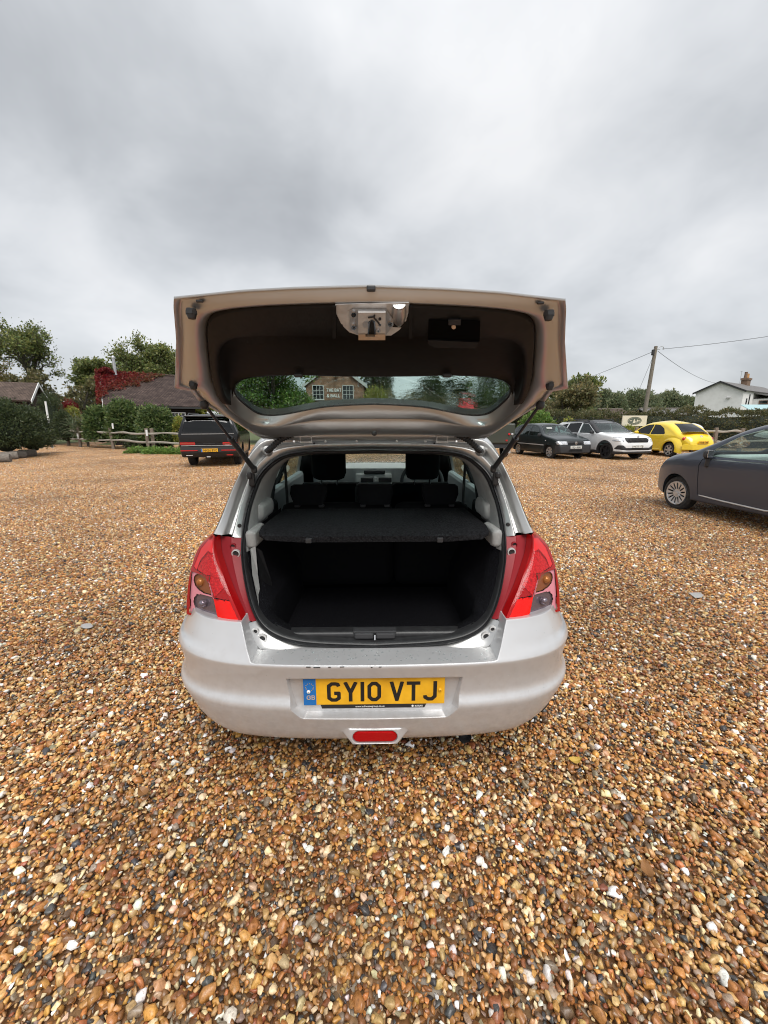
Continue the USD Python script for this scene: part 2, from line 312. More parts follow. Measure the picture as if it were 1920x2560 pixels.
def bush(name, label, cx, cy, rx, ry, h, seed, n=4500, size=.09, pal='laurel', cat='bush', group=None, z0=0.0, amp=.26, wide=.5, core=(.012, .02, .008)):
    """a leafy shrub: leaves in the outer layer of an uneven dome and twigs inside"""
    r = np.random.default_rng(seed); t = thing(name, label, cat, (cx, cy, z0), 0, group)
    d, k = lumpy(n, r, seed, amp); d[:, 2] = np.where(d[:, 2] < -.55, -d[:, 2], d[:, 2])
    k *= 1.04 - .34 * r.random(n) ** 1.3; k *= np.where(r.random(n) < .06, 1.12, 1)
    S = np.array([rx, ry, h * .56]); p = d * k[:, None] * S + [0, 0, h * .45]; p[:, 2] = np.maximum(p[:, 2], .03)
    clump = .7 + .65 * meshkit.fbm(p / max(rx, .4) * 3.0 + seed, 2, seed)
    v, f, c = leaves(p, d * [1, 1, .6] + [0, 0, .35], size, tints(n, pal, r, clump), r, wide)
    obj('foliage', (v, f), 'leaf', t, color=c)
    ic = trimesh.creation.icosphere(3); dd = np.array(ic.vertices); kk = 1 - 1.35 * amp + 2 * amp * meshkit.fbm(dd * 2.6 + 7.3 * seed, 3, seed)
    vv = dd * (kk * .62)[:, None] * S + [0, 0, h * .45]; vv[:, 2] = np.maximum(vv[:, 2], .0)
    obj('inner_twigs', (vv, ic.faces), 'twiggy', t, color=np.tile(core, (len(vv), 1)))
    return t
def hedge(name, label, a, b, depth, h, seed, n=9000, size=.11, pal='dark', amp=.18, cat='hedge'):
    r = np.random.default_rng(seed); a, b = np.array(a, float), np.array(b, float); L = np.linalg.norm(b - a); ang = math.atan2(b[1] - a[1], b[0] - a[0])
    t = thing(name, label, cat, (a[0], a[1], 0), ang)
    x = r.uniform(0, L, n); g = r.random(n)
    top = h * (1 - amp / 2 + amp * meshkit.fbm(np.stack([x * .8, x * 0 + seed, x * 0], 1), 3, seed))
    y = np.where(g < .45, -depth / 2, np.where(g < .9, r.uniform(-depth / 2, depth / 2, n), depth / 2)); z = np.where((g >= .45) & (g < .9), top, r.uniform(.02, 1, n) * top)
    y = y * (1 - .25 * (z / h) ** 2); p = np.stack([x, y, z], 1)
    w = meshkit.fbm(p * 1.6 + seed, 3, seed); out = np.stack([x * 0, np.sign(y) * (z < top * .95), (z > top * .9) * 1.0 + .3], 1)
    p += out * ((w - .5) * depth * .55)[:, None] + r.normal(0, .04, p.shape)
    v, f, c = leaves(p, out, size, tints(n, pal, r, .55 + .9 * w), r)
    obj('foliage', (v, f), 'leaf', t, color=c)
    xs = np.linspace(.1, L - .1, max(4, int(L / .6))); tp = h * (1 - amp / 2 + amp * meshkit.fbm(np.stack([xs * .8, xs * 0 + seed, xs * 0], 1), 3, seed)) * .9
    rows = np.stack([np.stack([xs, xs * 0 + yy * depth, zz * tp], 1) for yy, zz in ((-.36, 0), (-.36, .8), (-.2, 1), (.2, 1), (.36, .8), (.36, 0))])
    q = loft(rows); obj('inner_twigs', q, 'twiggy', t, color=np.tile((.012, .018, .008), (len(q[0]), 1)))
    return t
def tree(name, label, x, y, h, spread, clear, seed, n=7000, size=.28, pal='oak', lean=0.0, bare=.0, cat='tree', group=None, trunk=None, levels=3, squash=1.0, z0=0.0):
    """tapered trunk, forking limbs, leaves in tufts about the twig ends"""
    r = np.random.default_rng(seed); t = thing(name, label, cat, (x, y, z0), 0, group)
    limbs, tips = [], []; R0 = trunk or h * .022
    def grow(p, d, L, rad, lev):
        k = 5; pts = [p]; dd = d.copy()
        for i in range(k):
            dd = dd + r.normal(0, .13 + .05 * lev, 3) + np.array([0, 0, .06 if lev else .02]); dd /= np.linalg.norm(dd); pts.append(pts[-1] + dd * L / k)
        pts = np.array(pts); limbs.append(tube(pts, np.linspace(rad, rad * .55, k + 1), 7 if lev == 0 else 5 if lev == 1 else 4))
        if lev >= levels: tips.extend(pts[2:]); return
        if lev == levels - 1: tips.extend(pts[3:])
        m = (9, 6, 5, 4)[min(lev, 3)]
        for j in range(m):
            s = r.uniform(.30 if lev else clear, 1.0) if j else 1.0; i = min(int(s * k), k - 1); q = pts[i] + (pts[i + 1] - pts[i]) * (s * k - i)
            az = r.uniform(0, 2 * np.pi) if lev else j * 2.4 + r.uniform(-.4, .4); up = r.uniform(.45, 1.35) if lev == 0 else r.uniform(-.1, .7)
            nd = np.array([math.cos(az), math.sin(az), up]) * (1 if j or lev == 0 else .5) + dd * (.35 + .5 * lev); nd /= np.linalg.norm(nd)
            reach = spread * (.55 + .45 * math.sin(math.pi * min(max((s - clear) / (1.05 - clear), .12), .95))) if lev == 0 else L * r.uniform(.45, .68)
            grow(q, nd, reach if j or lev else spread * .6, rad * (.42 if lev == 0 else .52), lev + 1)
    grow(np.zeros(3), np.array([lean, 0, 1.0]), h * .72, R0, 0)
    tr = obj('trunk', limbs[0], 'bark', t, smooth=True); obj('branches', join(*limbs[1:]), 'bark', tr)
    tips = np.array(tips); keep = r.random(len(tips)) > bare; tips = tips[keep]
    tips[:, 2] *= squash
    k = r.integers(len(tips), size=n); p = tips[k] + r.normal(0, 1, (n, 3)) * [spread * .10, spread * .10, spread * .065]
    clump = (.6 + .8 * r.random(len(tips)))[k]
    c0 = np.array([0, 0, h * .62]); out = p - c0; out /= np.linalg.norm(out, axis=1)[:, None]
    v, f, c = leaves(p, out * .6 + [0, 0, .2], size, tints(n, pal, r, clump), r, .62)
    obj('crown', (v, f), 'leaf', t, color=c)
    return t
def span(u0, u1, vt, Y):
    """(centre x, half width, top height) of something seen between u0 and u1, up to vt, at depth Y"""
    a, b, c = at(u0, 913, Y), at(u1, 913, Y), at((u0 + u1) / 2, vt, Y); return (a[0] + b[0]) / 2, (b[0] - a[0]) / 2, c[2]
def bush_at(name, label, u0, u1, vt, Y, seed, **k):
    x, w, h = span(u0, u1, vt, Y); return bush(name, label, x, Y, w, k.pop('deep', w), h, seed, **k)
def tree_at(name, label, uc, u0, u1, vt, Y, seed, clear=.3, **k):
    x, w, h = span(u0, u1, vt, Y); return tree(name, label, at(uc, 913, Y)[0], Y, h * k.pop('tall', 1.0), w * k.pop('wide', 1.0), clear, seed, **k)

# left of the car: trees behind, bushes and hedge in front
tree_at('oak_tree', 'tall open oak with sky showing between its limbs, behind the small tiled outbuilding', 106, 22, 160, 695, 45, 3, clear=.34, n=8500, size=.22, pal='oak', lean=-.03, trunk=.26, wide=.9)
tree_at('oak_tree', 'oak at the left edge of the picture, half cut off by the frame', 2, -60, 52, 738, 43, 5, clear=.3, n=8000, size=.24, pal='autumn')
tree_at('young_tree', 'slender thin-leaved tree right of the tall oak', 146, 120, 180, 772, 41, 8, clear=.35, n=1700, size=.26, pal='brown', bare=.2, trunk=.14)
tree_at('young_tree', 'slender thin-leaved tree just left of the roof covered in red creeper', 176, 152, 207, 790, 41, 13, clear=.3, n=1900, size=.26, pal='brown', bare=.1, trunk=.13)
tree_at('young_tree', 'small dark tree under the tall oak, over the outbuilding roof', 62, 35, 92, 800, 38, 29, clear=.2, n=3200, size=.22, pal='brown', trunk=.12)
for i, (uc, a, b, vt, Y, sd, lb) in enumerate([(300, 236, 372, 738, 52, 21, 'broad dense tree behind the ridge of the dark barn'), (232, 192, 272, 752, 51, 22, 'dense tree behind the metal flue of the barn'), (392, 330, 450, 745, 55, 23, 'dense tree half hidden by the raised tailgate, behind the barn')]):
    tree_at('dense_tree', lb, uc, a, b, vt, Y, sd, clear=.2, n=17000, size=.27, pal='oak', wide=.95)
hedge('woodland', 'brownish thicket at the back between the outbuilding and the barn', (-44, 50), (-26, 50), 3.0, at(150, 862, 50)[2], 33, n=5000, size=.4, pal='brown', amp=.4, cat='thicket')
bush_at('dark_bush', 'big dark leafy bush at the left edge over a low log edging', -75, 78, 862, 17.2, 41, n=15000, size=.10, pal='dark', cat='hedge bush', deep=1.6)
bush_at('dark_bush', 'dark bush with glossy leaves at the end of the left hedge, beside the gravel', 40, 88, 884, 18.8, 42, n=9000, size=.10, pal='dark', cat='hedge bush', deep=1.1)
bush_at('round_bush', 'smooth round dark green bush right of the outbuilding gable', 88, 141, 846, 27.5, 43, n=7000, size=.07, pal='dark', amp=.14)
bush_at('shrub', 'low dark shrub beside the path, left of the rail fence', 118, 158, 884, 25.8, 44, n=4500, size=.09, pal='dark')
bush_at('red_shrub', 'low shrub with crimson autumn leaves behind the strappy plant', 134, 176, 865, 31, 45, n=3500, size=.14, pal='red')
bush_at('shrub', 'yellowish low shrub under the crimson one', 140, 178, 880, 28.5, 46, n=2500, size=.12, pal='yellow')
bush_at('laurel_bush', 'laurel bush between second and third posts of the rail fence', 186, 247, 877, 24.0, 51, n=5000, size=.17, pal='laurel', deep=.9, group=None)
bush_at('laurel_bush', 'tallest laurel bush, in the middle of the row behind the rail fence', 234, 304, 863, 23.3, 52, n=6000, size=.17, pal='laurel', deep=.95)
bush_at('laurel_bush', 'rounded laurel bush beside the barn window, behind the rail fence', 296, 377, 876, 22.2, 53, n=6500, size=.15, pal='laurel', deep=1.0)
bush_at('shrub', 'low yellow-green ferny shrub between rail fence and black car', 372, 402, 900, 22.2, 54, n=2500, size=.10, pal='yellow', deep=.4)
bush_at('shrub', 'dark low growth at the foot of the rail fence', 255, 375, 940, 22.3, 58, n=5000, size=.10, pal='dark', deep=.4)
tree_at('yellow_tree', 'yellow-green leafy tree between the barn end and the raised tailgate', 430, 406, 455, 842, 31.5, 56, clear=.1, n=5000, size=.22, pal='yellow', trunk=.1)
r = np.random.default_rng(77); x, w, h = span(150, 215, 882, 25.0)
t = thing('strappy_plant', 'spiky plant with long arching strap leaves behind the first fence posts', 'plant', (x, 25.0, 0)); ms, cs = [], []
for k in range(330):
    a, e = r.uniform(0, 2 * np.pi), r.uniform(.15, 1.25); L = r.uniform(.8, 1.25); s = np.linspace(0, 1, 6)[:, None]
    d = np.array([math.cos(a) * math.cos(e), math.sin(a) * math.cos(e), math.sin(e)]); c0 = np.array([r.normal(0, .35), r.normal(0, .3), r.uniform(.5, h - .75)])
    p = c0 + d * L * s + np.array([0, 0, -1]) * s ** 2 * L * .45 * math.cos(e); sd = np.cross(d, [0, 0, 1]); sd /= np.linalg.norm(sd)
    wd = .026 * (1 - s) ** .6; ms.append(loft([p - sd * wd, p + sd * wd + [0, 0, .008]])); cs.append(np.tile(np.array([(.09, .12, .05), (.13, .15, .07), (.06, .09, .035), (.17, .16, .09)])[r.integers(4)] * r.uniform(.8, 1.2), (12, 1)))
obj('strap_leaves', join(*ms), 'leaf', t, color=np.vstack(cs)); obj('stem', tube([(0, 0, 0), (.05, 0, h * .5), (0, .05, h * .8)], .07), 'bark', t)
hedge('grass_verge', 'strip of grass at the foot of the fence by the black car', (-12.0, 19.9), (-8.2, 19.2), 1.2, .12, 61, n=5000, size=.12, pal='bright', amp=.3, cat='grass')

# seen through the raised rear window
tree_at('green_tree', 'bright green leafy tree seen through the left of the raised rear window', 592, 500, 668, 770, 30, 71, clear=.08, n=12000, size=.2, pal='bright', trunk=.15)
bush_at('green_bush', 'bright green thicket filling the left end of the raised rear window', 470, 668, 792, 31.5, 171, n=15000, size=.16, pal='bright', deep=1.6)
bush_at('green_bush', 'bright bush beside the brick gable at the left, seen through the rear window', 590, 690, 838, 30.5, 172, n=7000, size=.14, pal='bright', deep=1.0)
bush_at('green_bush', 'green bush at the foot of the brick gable, seen through the rear window', 640, 800, 870, 33, 72, n=8000, size=.15, pal='laurel', deep=1.0)
bush_at('yellow_bush', 'yellow-green bush right of the brick gable, seen through the rear window', 780, 842, 835, 33, 73, n=6000, size=.15, pal='yellow', deep=1.0)
tree_at('dark_tree', 'dark tree right behind the brick gable, seen through the rear window', 815, 770, 875, 790, 44, 74, clear=.1, n=8000, size=.3, pal='dark', trunk=.2)
tree_at('conifer', 'narrow dark fir seen through the middle of the rear window', 935, 895, 975, 812, 36, 75, clear=.05, n=8000, size=.2, pal='dark', trunk=.14)
tree_at('dark_tree', 'dark green tree seen through the rear window behind the red canopy', 1000, 965, 1040, 806, 36, 76, clear=.1, n=6000, size=.24, pal='dark', trunk=.14)
tree_at('dark_tree', 'tree behind the wettest, right-hand part of the rear window', 1085, 1030, 1160, 780, 33, 77, clear=.1, n=9000, size=.22, pal='laurel', trunk=.16)
hedge('far_hedge', 'long low hedge beyond the silver car, seen through the rear window', (-1.5, 34.5), (16, 34.5), 2.0, at(930, 868, 34.5)[2], 78, n=12000, size=.18, pal='brown', amp=.5)

# right of the car
tree_at('autumn_tree', 'brownish-green tree right behind the dark car at the strut', 1205, 1150, 1262, 853, 31, 81, clear=.06, n=9000, size=.2, pal='brown', trunk=.15)
tree_at('autumn_tree', 'tall olive tree at the tailgate edge behind the brownish-green one', 1240, 1190, 1292, 848, 46, 82, clear=.06, n=8000, size=.32, pal='oak', trunk=.2)
bush_at('yellow_shrub', 'bright yellow-green shrub behind the dark hatchback at the right strut', 1120, 1200, 888, 22.5, 83, n=4500, size=.14, pal='bright', deep=.8)
bush_at('yellow_shrub', 'small yellowish shrub between the dark hatchback and the white one', 1212, 1246, 904, 22.0, 84, n=2500, size=.10, pal='yellow', deep=.5)
bush_at('ivy_bush', 'yellow-green ivy at the foot of the cream sign board', 1338, 1384, 919, 20.6, 85, n=2500, size=.09, pal='yellow', deep=.4)
hedge('hedge', 'long dark clipped hedge behind the parked cars on the right', (10.2, 24.6), (31, 22.5), 1.6, 1.98, 86, n=26000, size=.12, pal='hedge', amp=.16)
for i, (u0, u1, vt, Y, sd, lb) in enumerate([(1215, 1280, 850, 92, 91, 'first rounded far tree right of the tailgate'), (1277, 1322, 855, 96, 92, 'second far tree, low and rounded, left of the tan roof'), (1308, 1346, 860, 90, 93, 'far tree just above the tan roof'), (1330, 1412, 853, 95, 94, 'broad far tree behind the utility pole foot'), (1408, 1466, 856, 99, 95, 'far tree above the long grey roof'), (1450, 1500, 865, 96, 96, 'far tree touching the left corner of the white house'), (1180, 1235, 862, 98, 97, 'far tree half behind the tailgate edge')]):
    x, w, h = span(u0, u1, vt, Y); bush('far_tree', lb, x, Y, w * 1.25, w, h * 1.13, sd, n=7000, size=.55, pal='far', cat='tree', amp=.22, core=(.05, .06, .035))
# ================================================================ buildings, fences, pole, sign
def stained(name, a, b, scale=6.0, rough=.7, bump=.3, dist=.01, metallic=0.0, **k):
    return mat(name, {'g': ('geometry', {}), 'n': ('noise_texture', {'scale': scale, 'detail': 6.0, 'roughness': .62}), 'r': ('rgb_ramp', {'ramp': [(.3, a), (.7, b)]}), 'b': ('bump', {'strength': bump, 'distance': dist}), 'p': ('principled_bsdf', {'roughness': rough, 'metallic': metallic, **k})},
               [('g.position', 'n.vector'), ('n.fac', 'r.fac'), ('r.color', 'p.base_color'), ('n.fac', 'b.height'), ('b.normal', 'p.normal')])
def coursed(name, cols, mortar, w, h, msize, rough=.8, dist=.02):
    """brick or tile courses over an object's own x (along) and z (up)"""
    return mat(name, {'t': ('texture_coordinate', {}), 's': ('separate_xyz', {}), 'c': ('combine_xyz', {}), 'k': ('brick_texture', {'color1': cols[0], 'color2': cols[1], 'mortar': mortar, 'scale': 1.0, 'mortar_size': msize, 'brick_width': w, 'row_height': h, 'bias': -.1}),
        'n': ('noise_texture', {'scale': 2.2, 'detail': 5.0}), 'nr': ('rgb_ramp', {'ramp': [(.3, (.62, .6, .6)), (.7, (1.25, 1.22, 1.2))]}), 'm': ('mix_color', {'blend_type': 'multiply', 'fac': 1.0, 'use_clamp': False}), 'b': ('bump', {'strength': .7, 'distance': dist}), 'p': ('principled_bsdf', {'roughness': rough, 'specular_ior_level': .15})},
        [('t.object', 's.vector'), ('s.x', 'c.x'), ('s.z', 'c.y'), ('c.vector', 'k.vector'), ('t.object', 'n.vector'), ('n.fac', 'nr.fac'), ('k.color', 'm.a'), ('nr.color', 'm.b'), ('m.result', 'p.base_color'), ('k.fac', 'b.height'), ('b.normal', 'p.normal')])
coursed('roof_tile', [(.068, .049, .043), (.105, .076, .066)], (.022, .018, .018), .17, .085, .012)
coursed('roof_tile_brown', [(.10, .075, .06), (.14, .105, .085)], (.04, .03, .028), .17, .085, .012)
coursed('black_boards', [(.022, .018, .017), (.032, .026, .024)], (.006, .005, .005), 60.0, .16, .014)
coursed('brown_boards', [(.075, .05, .04), (.10, .065, .05)], (.02, .015, .012), 60.0, .16, .014)
coursed('pub_brick', [(.27, .125, .07), (.35, .17, .10)], (.30, .26, .21), .225, .075, .01)
stained('white_render', (.70, .69, .66), (.80, .79, .77), 1.2, .7, .15)
stained('slate', (.10, .095, .09), (.16, .15, .145), 3.0, .6)
stained('white_paint', (.72, .72, .70), (.82, .82, .80), 9.0, .45, .1)
stained('grey_paint', (.42, .41, .40), (.55, .54, .52), 9.0, .5, .1)
stained('galvanised', (.42, .43, .44), (.58, .58, .58), 14.0, .38, .1, metallic=.8)
stained('oak_post', (.13, .10, .078), (.25, .20, .155), 22.0, .8, .6)
stained('oak_rail', (.27, .24, .20), (.42, .38, .32), 26.0, .8, .6)
stained('log_wood', (.10, .085, .07), (.22, .19, .16), 14.0, .9, .6)
stained('pole_wood', (.15, .13, .10), (.24, .21, .17), 14.0, .85, .4)
stained('cream_board', (.62, .57, .44), (.70, .65, .52), 2.0, .5, .05)
stained('black_paint', (.018, .018, .018), (.03, .03, .03), 9.0, .5, .1)
stained('terracotta', (.40, .19, .06), (.52, .29, .11), 8.0, .8)
stained('old_brick', (.13, .085, .06), (.24, .15, .10), 14.0, .85, .5)
mat('house_glass', {'p': ('principled_bsdf', {'base_color': (.015, .02, .022), 'roughness': .06})})
mat('white_letter', {'p': ('principled_bsdf', {'base_color': (.8, .8, .78), 'roughness': .5})})
mat('sign_green', {'p': ('principled_bsdf', {'base_color': (.10, .12, .09), 'roughness': .5})})
mat('red_cloth', {'p': ('principled_bsdf', {'base_color': (.42, .025, .03), 'roughness': .7})})
def window(parent, cx, z0, w, h, cols, rows, y=0.0, frame='white_paint', casements=1, fr=.06, bar=.025):
    """a window in a wall that faces -y: frame, glazing bars, and each pane a piece of its own"""
    wn = sub('window', parent); f = fr
    obj('frame', join(box((cx - w / 2 + f / 2, y - .03, z0 + h / 2), (f, .08, h)), box((cx + w / 2 - f / 2, y - .03, z0 + h / 2), (f, .08, h)), box((cx, y - .031, z0 + f / 2), (w - 2 * f, .082, f)), box((cx, y - .031, z0 + h - f / 2), (w - 2 * f, .082, f)), box((cx, y - .06, z0 - .03), (w + .12, .16, .055)),
        *[box((cx - w / 2 + w * k / casements, y - .032, z0 + h / 2), (f, .08, h - 2 * f)) for k in range(1, casements)]), frame, wn)
    cw = (w - f * (casements + 1)) / casements; ch = h - 2 * f
    bars = []
    for k in range(casements):
        x0 = cx - w / 2 + f + k * (cw + f)
        bars += [box((x0 + cw * c / cols, y - .022, z0 + h / 2), (bar, .05, ch)) for c in range(1, cols)] + [box((x0 + cw / 2, y - .0225, z0 + f + ch * q / rows), (cw, .045, bar)) for q in range(1, rows)]
        for c in range(cols):
            for q in range(rows):
                obj('pane', box((x0 + cw * (c + .5) / cols, y + .0, z0 + f + ch * (q + .5) / rows), (cw / cols - .002, .012, ch / rows - .002), R=rot([1, 0, 0], r.normal(0, .01)) @ rot([0, 0, 1], r.normal(0, .01))), 'house_glass', wn)
    obj('glazing_bars', join(*bars), frame, wn)
def roof_slab(a, b, c, d, t=.12):
    """a sloping slab over the corners a (eave left), b (eave right), c (ridge right), d (ridge left)"""
    q = np.array([a, b, c, d], float); n = np.cross(q[1] - q[0], q[3] - q[0]); n /= np.linalg.norm(n); return V(m3.Manifold.hull_points(np.vstack([q, q - n * t]).astype(np.float32)))
def walls_with_gables(L, D, he, hr, t=.25):
    """a closed house block of length L (x, from 0), depth D (y, from 0), eaves he and ridge hr along x"""
    return V(m3.Manifold.hull_points(np.array([(x, y, z) for x in (0, L) for y, z in ((0, 0), (0, he), (D / 2, hr), (D, he), (D, 0))], np.float32)))
r = np.random.default_rng(5)
# dark barn under red creeper
A = math.radians(32); bx, by = -17.35, 26.7
barn = thing('barn', 'dark weatherboarded barn with tiled roof, red creeper and a metal flue', 'barn', (bx, by, 0), A)
L, D, he, hr = 5.35, 8.0, 2.66, 5.0
obj('wall', walls_with_gables(L - .3, D, he - .1, hr - .1), 'black_boards', barn)
rf = obj('roof', join(roof_slab((-.35, -.3, he - .06), (L + .1, -.3, he - .06), (L + .1, D / 2, hr), (-.35, D / 2, hr)), roof_slab((L + .1, D + .3, he - .06), (-.35, D + .3, he - .06), (-.35, D / 2, hr), (L + .1, D / 2, hr))), 'roof_tile', barn)
obj('ridge_tiles', tube([(-.36, D / 2, hr + .02), (L + .11, D / 2, hr + .02)], .09, 8), 'roof_tile_brown', rf)
obj('fascia', box((L / 2 - .12, -.27, he - .17), (L + .46, .03, .14)), 'black_paint', rf)
obj('bargeboard', V(m3.Manifold.hull_points(np.array([(-.39, yy, zz) for yy, zz in ((-.32, he - .3), (-.32, he - .1), (D / 2, hr - .24), (D / 2, hr - .02))] + [(-.36, yy, zz) for yy, zz in ((-.32, he - .3), (-.32, he - .1), (D / 2, hr - .24), (D / 2, hr - .02))], np.float32))), 'white_paint', rf)
window(barn, 3.72, 1.42, 1.36, .76, 2, 3, casements=3, frame='grey_paint')
fx, fy = .55, D / 2 - .45
obj('flue', join(tube([(fx, fy, hr - .5), (fx, fy, hr + .95)], .095, 12), tube([(fx, fy, hr + .98), (fx, fy, hr + 1.12)], [.16, .05], 12), tube([(fx, fy, hr - .45), (fx, fy, hr - .1)], [.2, .12], 12)), 'galvanised', barn)
n = 5200; s, q = r.random(n), r.random(n)
xx = -.45 + 4.1 * s; keep = (q > .03) & (s + (1 - q) * (1.05 + .5 * meshkit.noise(np.stack([s * 9, q * 9, s * 0], 1), 3)) < 1.06)
xx, q = xx[keep], q[keep]; yy = -.3 + (D / 2 + .3) * q; zz = he + (hr - he) * q + .07 + .05 * r.random(len(q))
p = np.stack([xx, yy, zz], 1); e = r.random((900, 2)); p = np.vstack([p, np.stack([-.5 - .12 * r.random(900), -.3 + (D / 2 + .3) * e[:, 0], he - .35 + (hr - he) * e[:, 0] + .5 * e[:, 1]], 1)]); e = r.random((500, 3)); p = np.vstack([p, np.stack([-.5 + 1.0 * e[:, 0], D / 2 - .7 * e[:, 1], hr - .1 + .38 * e[:, 2] * np.sin(np.pi * e[:, 0])], 1)])
redd = np.clip(1.25 - (p[:, 0] + .5) / 3.2 + .9 * (p[:, 2] - he) / (hr - he) - .55 + r.normal(0, .2, len(p)), 0, 1)[:, None] ** .7
c = redd * tints(len(p), 'red', r) + (1 - redd) * tints(len(p), 'brown', r)
v, f, c = leaves(p, np.tile([(0, -.5, .4)], (len(p), 1)), .14, c, r, .8)
cr = thing('creeper', 'crimson creeper spreading over the left end of the dark barn roof', 'creeper', (bx, by, 0), A); obj('leaves', (v, f), 'leaf', cr, color=c)
gl = thing('garden_lamp', 'small white domed garden lamp in front of the barn window', 'lamp', tuple(at(384, 922, 24.0) * [1, 1, 0])); zt = at(384, 914, 24.0)[2]
obj('dome', lathe([(0, zt), (.09, zt - .03), (.15, zt - .10), (.17, zt - .19), (.0, zt - .19)], 16, 'z'), 'white_paint', gl); obj('post', tube([(0, 0, 0), (0, 0, zt - .19)], .035), 'black_paint', gl)
# small outbuilding at the left edge
ax, ay = at(78, 827, 29)[0], 29.0; zr, ze = at(78, 827, 29)[2], at(67, 862, 27)[2]
ob = thing('outbuilding', 'small brown tiled outbuilding with a white-edged gable at the left edge', 'outbuilding', (ax, ay, 0), math.radians(28))
obj('wall', move(walls_with_gables(9, 4.8, ze, zr - .1), (-9.15, -2.4, 0)), 'brown_boards', ob)
rf = obj('roof', join(roof_slab((-9.3, -2.65, ze - .1), (.1, -2.65, ze - .1), (.1, 0, zr), (-9.3, 0, zr)), roof_slab((.1, 2.65, ze - .1), (-9.3, 2.65, ze - .1), (-9.3, 0, zr), (.1, 0, zr))), 'roof_tile_brown', ob)
for s_ in (-1, 1):
    obj('bargeboard', V(m3.Manifold.hull_points(np.array([(x_, yy, zz) for x_ in (.103, .14) for yy, zz in ((s_ * 2.7, ze - .32), (s_ * 2.7, ze - .1), (0, zr - .2), (0, zr + .02))], np.float32))), 'white_paint', rf)
wp = obj('white_post', tube([at(104, 913, 23.5) * [1, 1, 0], at(98, 867, 23.5)], .05), 'white_paint'); tag(wp, 'thin leaning white post beside the small outbuilding', 'post')
# brick pub gable behind, seen through the rear window
px0, px1 = at(662, 850, 38)[0], at(786, 850, 38)[0]; W = px1 - px0; pe, pr = 4.9, 6.9
pub = thing('brick_pub', 'brick gabled pub with white lettering, seen through the raised rear window', 'pub', (px0, 38, 0))
g = m3.Manifold.hull_points(np.array([(x_, y_, z_) for y_ in (0, 9) for x_, z_ in ((0, 0), (W, 0), (W, pe), (W / 2, pr), (0, pe))], np.float32))
obj('wall', V(g), 'pub_brick', pub)
rf = obj('roof', join(*[V(m3.Manifold.hull_points(np.array([(x_, y_, z_) for y_ in (-.15, 9.1) for x_, z_ in ((W / 2 + s_ * (W / 2 + .3), pe - .15), (W / 2 + s_ * (W / 2 + .3), pe), (W / 2, pr + .2), (W / 2, pr + .05))], np.float32))) for s_ in (-1, 1)]), 'slate', pub)
for s_ in (-1, 1): obj('bargeboard', V(m3.Manifold.hull_points(np.array([(x_, y_, z_) for y_ in (-.2, -.155) for x_, z_ in ((W / 2 + s_ * (W / 2 + .33), pe - .33), (W / 2 + s_ * (W / 2 + .33), pe - .02), (W / 2, pr + .2), (W / 2, pr - .12))], np.float32))), 'grey_paint', rf)
zw0 = at(690, 863, 38)[2]
for u_ in (688, 752): window(pub, at(u_, 850, 38)[0] - px0, zw0, 1.05, 1.3, 3, 3, y=-.01, frame='grey_paint', fr=.07, bar=.04)
for txt, u_, v_, hh in (('THE BAT', 705.5, 845.5, .27), ('& BALL', 706, 857.5, .27)):
    m = upright(meshkit.text_mesh(txt, hh, .03, True)); q = at(u_, v_, 38); wv = 30 / 846.8 * 38.8; b_ = m[0][:, 0].max(); m = (m[0] * [wv / b_ * (1 if 'THE' in txt else .9), 1, 1], m[1]); obj('lettering', move(m, (q[0] - px0, -.02, q[2])), 'white_letter', pub)
obj('gable_lamp', join(rbox((W / 2 + .1, -.25, at(715, 812, 38)[2]), (.5, .25, .18), .04), box((W / 2 + .1, -.08, at(715, 812, 38)[2] - .02), (.08, .2, .08))), 'white_paint', pub)
q = at(1008, 868, 27); pr_ = thing('red_canopy', 'red rounded canopy seen blurred through the wet rear window', 'canopy', (q[0], 27, 0))
obj('canopy', lathe([(0, q[2]), (.25, q[2] - .05), (.5, q[2] - .28), (.62, q[2] - .62), (.6, q[2] - .85), (.52, q[2] - .86), (.45, q[2] - .5), (0, q[2] - .2)], 20, 'z'), 'red_cloth', pr_, smooth=40); obj('pole', tube([(0, 0, 0), (0, 0, q[2] - .1)], .035), 'pole_wood', pr_)
# white house on the right: its gable turned to the left, the roof running back to the right
wh = thing('white_house', 'white rendered house with brick chimney and grey roof behind the hedge', 'house', tuple(at(1500, 870, 62) * [1, 1, 0]), math.radians(-58))
GW, ge, gr, GL_ = 5.7, 6.1, 7.45, 19.0
obj('wall', V(m3.Manifold.hull_points(np.array([(x_, y_, z_) for y_ in (0, GL_) for x_, z_ in ((0, 0), (GW, 0), (GW, ge - .1), (GW * .5, gr - .1), (0, ge - .1))], np.float32))), 'white_render', wh)
rf = obj('roof', join(roof_slab((-.3, GL_ + .2, ge - .15), (-.3, -.25, ge - .15), (GW * .5, -.25, gr), (GW * .5, GL_ + .2, gr)), roof_slab((GW + .3, -.25, ge - .15), (GW + .3, GL_ + .2, ge - .15), (GW * .5, GL_ + .2, gr), (GW * .5, -.25, gr))), 'slate', wh)
for s_ in (-1, 1): obj('bargeboard', V(m3.Manifold.hull_points(np.array([(x_, y_, z_) for y_ in (-.3, -.255) for x_, z_ in ((GW * .5 + s_ * (GW * .5 + .35), ge - .42), (GW * .5 + s_ * (GW * .5 + .35), ge - .16), (GW * .5, gr + .02), (GW * .5, gr - .25))], np.float32))), 'black_paint', rf)
ch = sub('chimney', wh)
obj('stack', join(box((GW * .5, 10.2, gr + .25), (.8, 1.5, 1.3)), box((GW * .5, 10.2, gr + .82), (1.0, 1.75, .3))), 'old_brick', ch)
